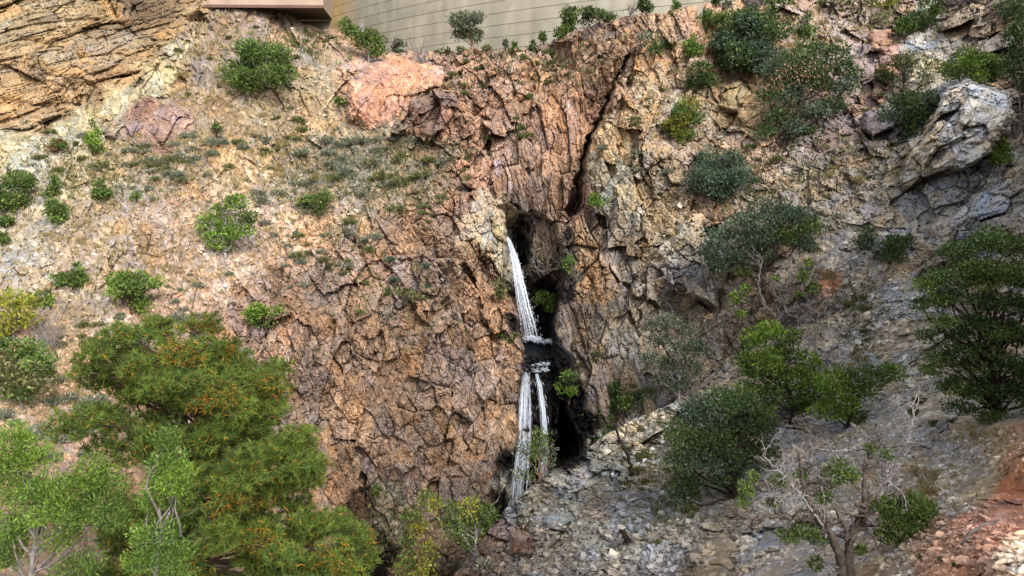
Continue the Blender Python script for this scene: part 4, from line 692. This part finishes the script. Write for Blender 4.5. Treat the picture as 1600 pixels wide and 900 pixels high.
tree('oak_bush', 'large round dark green bush at the left edge above the dirt track', 'bush', [(10,560,26,20,0),(40,550,24,18,6),(65,565,20,18,-5),(25,585,28,20,-8),(60,590,24,18,5),(5,600,20,16,0),(35,610,24,14,0),(0,540,18,12,0)], 35, 640, palette='olive', bark='grey', cov=2.5, seed=82, mix=('mid', .5), lp=(6, 3.5))
# foreground junipers at the lower left
tree('juniper_tree', 'light green juniper with silver twisted branches in the lower left corner', 'tree', [(20,690,34,24,0),(45,720,36,22,6),(10,730,30,24,-6),(30,770,40,24,5),(70,765,30,20,-5),(110,770,36,26,4),(150,740,32,26,-4),(165,775,30,24,6),(130,800,36,24,-6),(170,810,26,18,0),(20,830,34,26,0),(10,870,28,22,4),(80,800,32,20,-4),(100,840,30,14,0),(120,885,34,16,0)], 60, 920, palette='fresh', bark='grey', cov=2.6, seed=90, d=10.5, base=at(45, 930, 10.5), lp=(7, 1.7), twig=1, dead=2, trunk_px=6, mix=('bright', .4), up=.9)
tree('juniper_tree', 'bright green slender juniper standing in front of the big pine', 'tree', [(262,690,20,18,0),(258,720,26,20,4),(272,745,26,20,-4),(250,760,26,20,4),(285,765,18,14,0),(235,790,18,12,0),(250,830,30,20,-4),(245,865,34,22,4),(275,870,26,20,0),(215,880,24,16,0),(265,900,34,18,0),(220,835,18,10,0)], 248, 930, palette='fresh', bark='grey', cov=2.4, seed=91, d=10.5, base=at(238, 935, 10.5), lp=(7, 1.7), twig=2, trunk_px=5, up=.9, mix=('bright', .25))
# ------------------------------------------------------------------ the big ponderosa pine
PINE = np.array([(205,503),(265,522),(335,533),(400,578),(436,608),(442,650),(428,668),(470,688),(506,708),(508,750),(488,775),(502,800),(545,828),(574,858),(570,925),(150,925),(160,850),(190,800),(206,742),(185,702),(140,672),(113,642),(124,618),(165,600),(133,577),(160,548),(180,512)], dtype=np.float64)
def pine():
    r = np.random.default_rng(55); d = 14.2; P = at(345, 1000, d); px = d * S / F
    root = empty('pine_tree', P, 'big ponderosa pine with orange old needles in the lower left foreground', 'tree')
    cl = [(205,515,26,12,0),(232,528,30,14,6),(178,535,24,11,-6),(262,540,34,14,4),(300,535,30,13,-8),(325,548,26,14,4),(352,545,22,12,0),(165,565,30,14,4),(205,570,36,15,-8),(250,575,38,15,8),(295,575,34,15,-4),(335,580,34,15,6),(378,588,32,14,-6),(408,600,24,13,4),(150,600,26,13,0),(140,635,26,15,6),(180,620,36,16,-6),(222,625,38,16,10),(160,650,34,14,-4),(205,660,40,15,4),(290,615,36,14,-8),(330,620,36,15,6),(372,625,36,16,-4),(410,630,30,15,6),(255,645,30,12,0),(300,655,34,14,8),(345,660,36,15,-8),(392,660,36,15,4),(425,650,18,10,0),
          (225,695,34,13,-6),(275,690,30,12,6),(320,700,38,15,-4),(365,700,36,15,8),(410,700,36,16,-8),(455,695,34,18,4),(485,712,28,18,-4),(500,730,14,14,0),(335,740,40,16,0),(385,740,38,16,-6),(430,735,36,16,6),(475,745,30,16,-4),(300,770,38,15,6),(350,780,40,16,-6),(400,775,36,15,4),(445,770,28,12,0),(270,800,34,14,-6),(320,815,38,16,6),(365,820,36,15,-6),(410,830,34,14,0),(450,815,26,14,4),(480,820,30,18,-4),(515,835,30,18,4),(545,850,24,16,0),(560,870,16,12,0),(500,865,38,18,-6),(455,855,34,16,4),(420,870,34,15,-4),(370,865,36,15,6),(320,860,34,15,-6),(270,850,32,14,0),(235,880,32,14,4),(290,895,36,14,-4),(345,900,38,14,0),(400,905,38,13,4),(460,895,38,14,-4),(520,895,36,15,4),(180,720,22,10,0),(190,840,28,12,0),(170,880,26,12,0)]
    for gy in range(520, 925, 26):
        for gx_ in range(120, 580, 34):
            a_, b_ = gx_ + r.uniform(-13, 13) + (gy // 26 % 2) * 17, gy + r.uniform(-9, 9)
            if sdf(np.array([a_]), np.array([b_]), PINE)[0] > 9 and r.random() < .88 and min(np.hypot((a_ - q_[0]) * .7, b_ - q_[1]) for q_ in ((240, 648), (296, 690), (395, 655), (215, 700), (380, 845), (225, 640))) > 13: cl.append((a_, b_, r.uniform(20, 32), r.uniform(10, 15), r.uniform(-8, 8)))
    C3 = np.array([at(c[0], c[1], d) + np.array([0, (c[4] * 6 + r.normal(0, 40)) * px, 0]) - P for c in cl])
    topP = at(265, 520, d) - P; tp = curve(np.array([0, 0, -1.0]), topP, 14, .02, r); lines = [(tp, np.linspace(.27, .05, 14))]
    for c in C3:
        z = c[2] - .25 * np.hypot(c[0], c[1]) ; i = int(np.clip(np.searchsorted(tp[:, 2], z), 2, 12)); q = curve(tp[i], c, 8, .05, r, -.04); lines.append((q, np.linspace(.055, .016, 8)))
        for _ in range(3): lines.append((curve(q[5], c + r.normal(0, 18, 3) * px * np.array([1, 1, .6]), 4, .06, r), np.linspace(.022, .01, 4)))
    V, f = tubes(lines, 6); make_mesh('trunk', V, f, np.tile(lin((80, 66, 58)) * LG, (len(V), 1)), M_BARK, root, True)
    VS = []; CS = []
    g1 = np.array([lin(x) for x in ((86,128,62),(104,140,66),(70,112,62),(122,150,70),(112,136,52))]); og = np.array([lin(x) for x in ((204,156,58),(186,140,60),(170,140,62),(214,168,70))])
    for c, q in zip(C3, cl):
        n = int(q[2] * q[3] / 5.0); v = r.normal(0, 1, (n, 3)); v /= np.linalg.norm(v, axis=1, keepdims=True); t = r.random(n) ** .45
        pos = c + v * t[:, None] * np.array([q[2], q[2], q[3] * 1.3]) * px * 1.12
        clump_tone = r.uniform(.8, 1.2); oc = .26 if r.random() < .3 else .05  # random tone per clump
        for p, dv in zip(pos, v):
            ax = np.array([dv[0] * .7, dv[1] * .7, abs(dv[2]) * .5 + .75]); ax /= np.linalg.norm(ax); m = 20
            nd = ax * .55 + r.normal(0, .55, (m, 3)); nd /= np.linalg.norm(nd, axis=1, keepdims=True); sd = np.cross(nd, r.normal(0, 1, (m, 3))); sd /= np.linalg.norm(sd, axis=1, keepdims=True)
            L = (r.uniform(.75, 1.2, m) * 11 * px)[:, None]; W = .62 * px; b = p + r.normal(0, 1.0 * px, (m, 3))
            VS.append(np.stack([b - sd * W, b + sd * W, b + nd * L], 1).reshape(-1, 3))
            old = (nd @ ax < .45) & (r.random(m) < oc * 2.0)
            k = np.where(old[:, None], og[r.integers(0, 4, m)], g1[r.integers(0, 5, m)]) * r.uniform(.65, 1.35) * clump_tone * LG * np.array([1.12, .92, .72])
            CS.append(np.repeat(k, 3, 0))
    V = np.concatenate(VS); make_mesh('crown', V, np.arange(len(V)).reshape(-1, 3), np.concatenate(CS), M_LEAF, root)
pine()
# ------------------------------------------------------------------ low shrubs, one object each
def shrub_mesh(palette, seed, n=150, flat=.75, lw=(.42, .12), up=.9):
    r = np.random.default_rng(seed); v = r.normal(0, 1, (n, 3)); v[:, 2] = np.abs(v[:, 2]); v /= np.linalg.norm(v, axis=1, keepdims=True)
    pos = v * (r.random(n) ** .5)[:, None] * np.array([.85, .85, flat]); pos[:, 0] += .25 * np.sign(pos[:, 0]) * r.random(n)
    V, f, k = leaves(pos, v + np.array([0, 0, up]), lw[0], lw[1], pal(palette, n, r), r, .4); return V, f, k
SH = {}
KINDS = {'sage': ('grey_shrub', 'low silvery grey sage shrub growing among rocks on the slope', 'shrub', 'silvery sage shrubs scattered over the slopes'), 'olive': ('green_shrub', 'low olive green shrub growing among rocks on the slope', 'shrub', 'olive green shrubs scattered over the slopes'), 'straw': ('grass_tuft', 'tuft of dry straw coloured grass growing on the slope', 'grass tuft', 'dry grass tufts scattered over the slopes'), 'blue': ('dark_shrub', 'low dark blue green shrub growing on the slope', 'shrub', 'dark low shrubs scattered over the slopes')}
for kd in KINDS:
    SH[kd] = [make_mesh(KINDS[kd][0], *shrub_mesh(kd, 700 + i + len(kd) * 10, 240, .7 if kd != 'straw' else .9, (.5, .2) if kd != 'straw' else (.9, .05), .9 if kd != 'straw' else 2.0), M_LEAF, link=False).data for i in range(4)]
AREAS = [(300,235,160,40,30,'sage',(9,20)),(250,255,140,35,16,'olive',(8,18)),(560,250,110,35,26,'sage',(10,24)),(600,270,100,35,14,'olive',(10,24)),(440,210,60,50,14,'olive',(8,18)),(420,270,70,60,8,'straw',(8,16)),(330,110,70,60,10,'olive',(6,12)),(340,140,80,60,8,'straw',(6,14)),(470,300,80,50,12,'sage',(8,20)),(540,360,90,60,12,'sage',(8,18)),(520,390,110,60,10,'olive',(8,18)),(650,330,60,50,8,'olive',(8,20)),
 (150,350,100,60,10,'straw',(7,14)),(120,270,100,40,10,'olive',(7,16)),(230,300,80,40,8,'sage',(8,14)),(130,650,70,60,18,'sage',(12,26)),(60,690,60,50,8,'sage',(12,26)),(140,520,60,40,10,'olive',(8,18)),(190,510,60,40,8,'sage',(9,18)),(290,430,60,60,8,'sage',(8,16)),(300,500,40,40,5,'sage',(10,24)),(440,400,80,60,8,'sage',(8,16)),(560,440,90,60,6,'olive',(8,20)),(650,420,80,50,5,'blue',(8,16)),(760,250,50,40,6,'olive',(8,16)),(800,160,60,50,8,'olive',(7,14)),(740,120,50,30,6,'olive',(7,14)),(840,90,60,20,10,'olive',(6,12)),(480,60,70,25,10,'olive',(6,12)),
 (1030,170,60,60,10,'olive',(7,14)),(1080,120,70,60,10,'straw',(6,12)),(1000,250,50,40,8,'sage',(7,16)),(1240,60,80,40,8,'straw',(6,14)),(1290,50,60,30,5,'olive',(6,12)),(1310,150,50,40,6,'olive',(7,14)),(1350,270,50,40,6,'straw',(7,14)),(1180,260,50,40,6,'olive',(7,16)),(1350,480,30,40,5,'olive',(10,22)),(1340,560,40,40,4,'straw',(10,18)),(1460,640,60,40,4,'olive',(10,22)),(1010,720,40,40,8,'olive',(10,22)),(1060,790,50,40,6,'olive',(10,22)),(940,560,40,50,4,'olive',(7,14)),(1000,630,40,30,4,'olive',(8,16)),(1440,750,40,30,6,'straw',(10,26)),(1540,680,50,20,5,'straw',(10,24)),(1480,880,40,20,3,'olive',(12,26)),(740,880,50,20,4,'sage',(12,26)),(620,840,30,30,5,'olive',(8,18)),(1290,430,12,12,2,'straw',(14,24)),(1270,385,20,8,2,'straw',(10,18))]
rr_ = np.random.default_rng(8)
for (cx, cy, ru, rv, n, kd, (s0, s1)) in AREAS:
    for _ in range(n):
        u = cx + rr_.normal(0, .5) * ru; v = cy + rr_.normal(0, .5) * rv
        if u < -15 or u > 1615 or v > 930 or v < np.interp(u, TOPA[:, 0], TOPA[:, 1]) + 4: continue
        P, _, N = ground(u, v); spx = rr_.uniform(s0, s1) * .66 * depth_of(P) / F
        nm, lab, cat, grp = KINDS[kd]; o = bpy.data.objects.new(nm, SH[kd][rr_.integers(4)]); C.objects.link(o)
        o.location = tuple(P - np.array([0, 0, spx * .15])); o.rotation_euler = (0, 0, rr_.uniform(0, 6.28)); k = rr_.uniform(.7, 1.1); o.scale = (spx, spx, spx * k); tag(o, lab, cat, grp)
# ------------------------------------------------------------------ loose stones and ground cover
ico = np.array([(0, 1, 1.618), (0, -1, 1.618), (0, 1, -1.618), (0, -1, -1.618), (1, 1.618, 0), (-1, 1.618, 0), (1, -1.618, 0), (-1, -1.618, 0), (1.618, 0, 1), (-1.618, 0, 1), (1.618, 0, -1), (-1.618, 0, -1)]) / 1.902
IF = []
for i in range(12):
    for j in range(i + 1, 12):
        for k in range(j + 1, 12):
            if all(np.linalg.norm(ico[a] - ico[b]) < 1.06 for a, b in ((i, j), (j, k), (i, k))):
                n_ = np.cross(ico[j] - ico[i], ico[k] - ico[i]); IF.append((i, j, k) if n_ @ ico[i] > 0 else (i, k, j))
IF = np.array(IF)
def rubble(name, areas, seed, bright=1.15):
    r = np.random.default_rng(seed); Vs = []; Fs = []; Cs = []; k = 0
    for cx, cy, ru, rv, n, s0, s1 in areas:
        for _ in range(n):
            u = cx + r.normal(0, .55) * ru; v = cy + r.normal(0, .55) * rv
            if u < -40 or u > 1640 or v > 960 or v < np.interp(u, TOPA[:, 0], TOPA[:, 1]) + 3: continue
            P, c, N = ground(u, v); px = depth_of(P) / F; sz = (s0 + (s1 - s0) * r.random() ** 3) * .5 * px
            M = (np.diag(sz * np.array([r.uniform(.8, 1.6), r.uniform(.6, 1.2), r.uniform(.25, .7)])) @ np.linalg.qr(r.normal(0, 1, (3, 3)) * .5 + np.eye(3))[0])
            V = (ico * r.uniform(.5, 1.4, (12, 1))) @ M; Vs.append(V + P + np.array([0, 0, sz * .15])); Fs.append(IF + k); k += 12
            cc = c * r.uniform(.8, 1.45) * bright; g = cc.mean(); cc = cc * .7 + g * .3; Cs.append(np.tile(cc, (12, 1)))
    return tag(make_mesh(name, np.concatenate(Vs), np.concatenate(Fs), np.clip(np.concatenate(Cs), .01, .7), M_STONE), kind='stuff')
rubble('scree_stones', [(1300,720,140,90,1500,2.5,9),(1250,820,140,70,1500,2.5,11),(1420,760,100,80,1300,2.5,9),(1150,880,120,40,800,3,12),(1420,860,80,50,700,3,13),(1350,480,90,100,900,2,9),(1420,600,90,80,1000,2,11),(1500,700,120,50,900,3,12),(1300,730,120,60,700,2,10),(1500,820,120,80,900,3,16),(1010,730,70,50,500,3,11),(920,830,80,40,600,3,12),(1000,860,120,50,1000,3,14),(1100,860,90,40,500,3,14),(1220,640,60,40,200,2,10),(1560,600,80,60,400,2,10),(820,860,60,50,300,3,12),(1550,870,60,40,300,5,24)], 1)
rubble('slope_stones', [(250,330,180,90,700,2,8),(450,380,160,90,600,2,9),(100,620,120,100,500,2,9),(160,500,100,70,400,2,8),(480,180,120,90,450,2,9),(1050,180,100,100,400,2,9),(1300,220,120,90,500,2,9),(1450,80,50,50,300,1.5,5),(1330,330,90,70,500,2,8),(1080,330,80,50,300,2,8),(60,400,70,60,150,2,8),(150,230,160,30,200,2,7),(600,300,120,60,250,2,9),(900,280,300,200,300,2,8)], 2)
def cover(name, areas, seed):
    r = np.random.default_rng(seed); CN = []; CO = []; SZ = []
    for cx, cy, ru, rv, n, pn in areas:
        for _ in range(n):
            u = cx + r.normal(0, .6) * ru; v = cy + r.normal(0, .6) * rv
            if u < -40 or u > 1640 or v > 940 or v < np.interp(u, TOPA[:, 0], TOPA[:, 1]) + 3: continue
            P = ground(u, v)[0]; m = r.integers(4, 11); px = depth_of(P) / F
            CN.append(P + r.normal(0, 2.2 * px, (m, 3)) * np.array([1, 1, .1])); CO.append(pal(pn, m, r)); SZ.append(np.full(m, px))
    CN = np.concatenate(CN); CO = np.concatenate(CO); SZ = np.concatenate(SZ)
    V, f, k = leaves(CN, np.tile([0, 0, 1.2], (len(CN), 1)), 6.5 * SZ, 1.5 * SZ, CO, r, .5)
    tag(make_mesh(name, V, f, k, M_LEAF), kind='stuff')
cover('dry_grass', [(280,240,200,60,600,'straw'),(350,100,90,80,350,'straw'),(560,280,150,60,450,'olive'),(560,260,120,50,350,'sage'),(440,330,120,80,350,'straw'),(150,380,150,80,350,'straw'),(130,280,140,40,300,'olive'),(130,560,120,80,350,'straw'),(90,620,70,50,250,'straw'),(480,60,100,30,250,'olive'),(850,100,110,40,250,'olive'),(1080,130,110,80,350,'straw'),(1250,70,130,60,400,'straw'),(1400,30,80,20,200,'olive'),(1300,260,100,60,250,'olive'),(1130,300,60,40,120,'olive'),(1050,700,60,50,250,'olive'),(1040,790,60,50,200,'olive'),(1340,500,60,60,200,'olive'),(1450,760,60,40,200,'straw'),(1550,690,60,20,150,'straw'),(640,450,180,90,250,'olive'),(620,830,60,50,200,'olive'),(260,440,120,60,250,'straw')], 3)
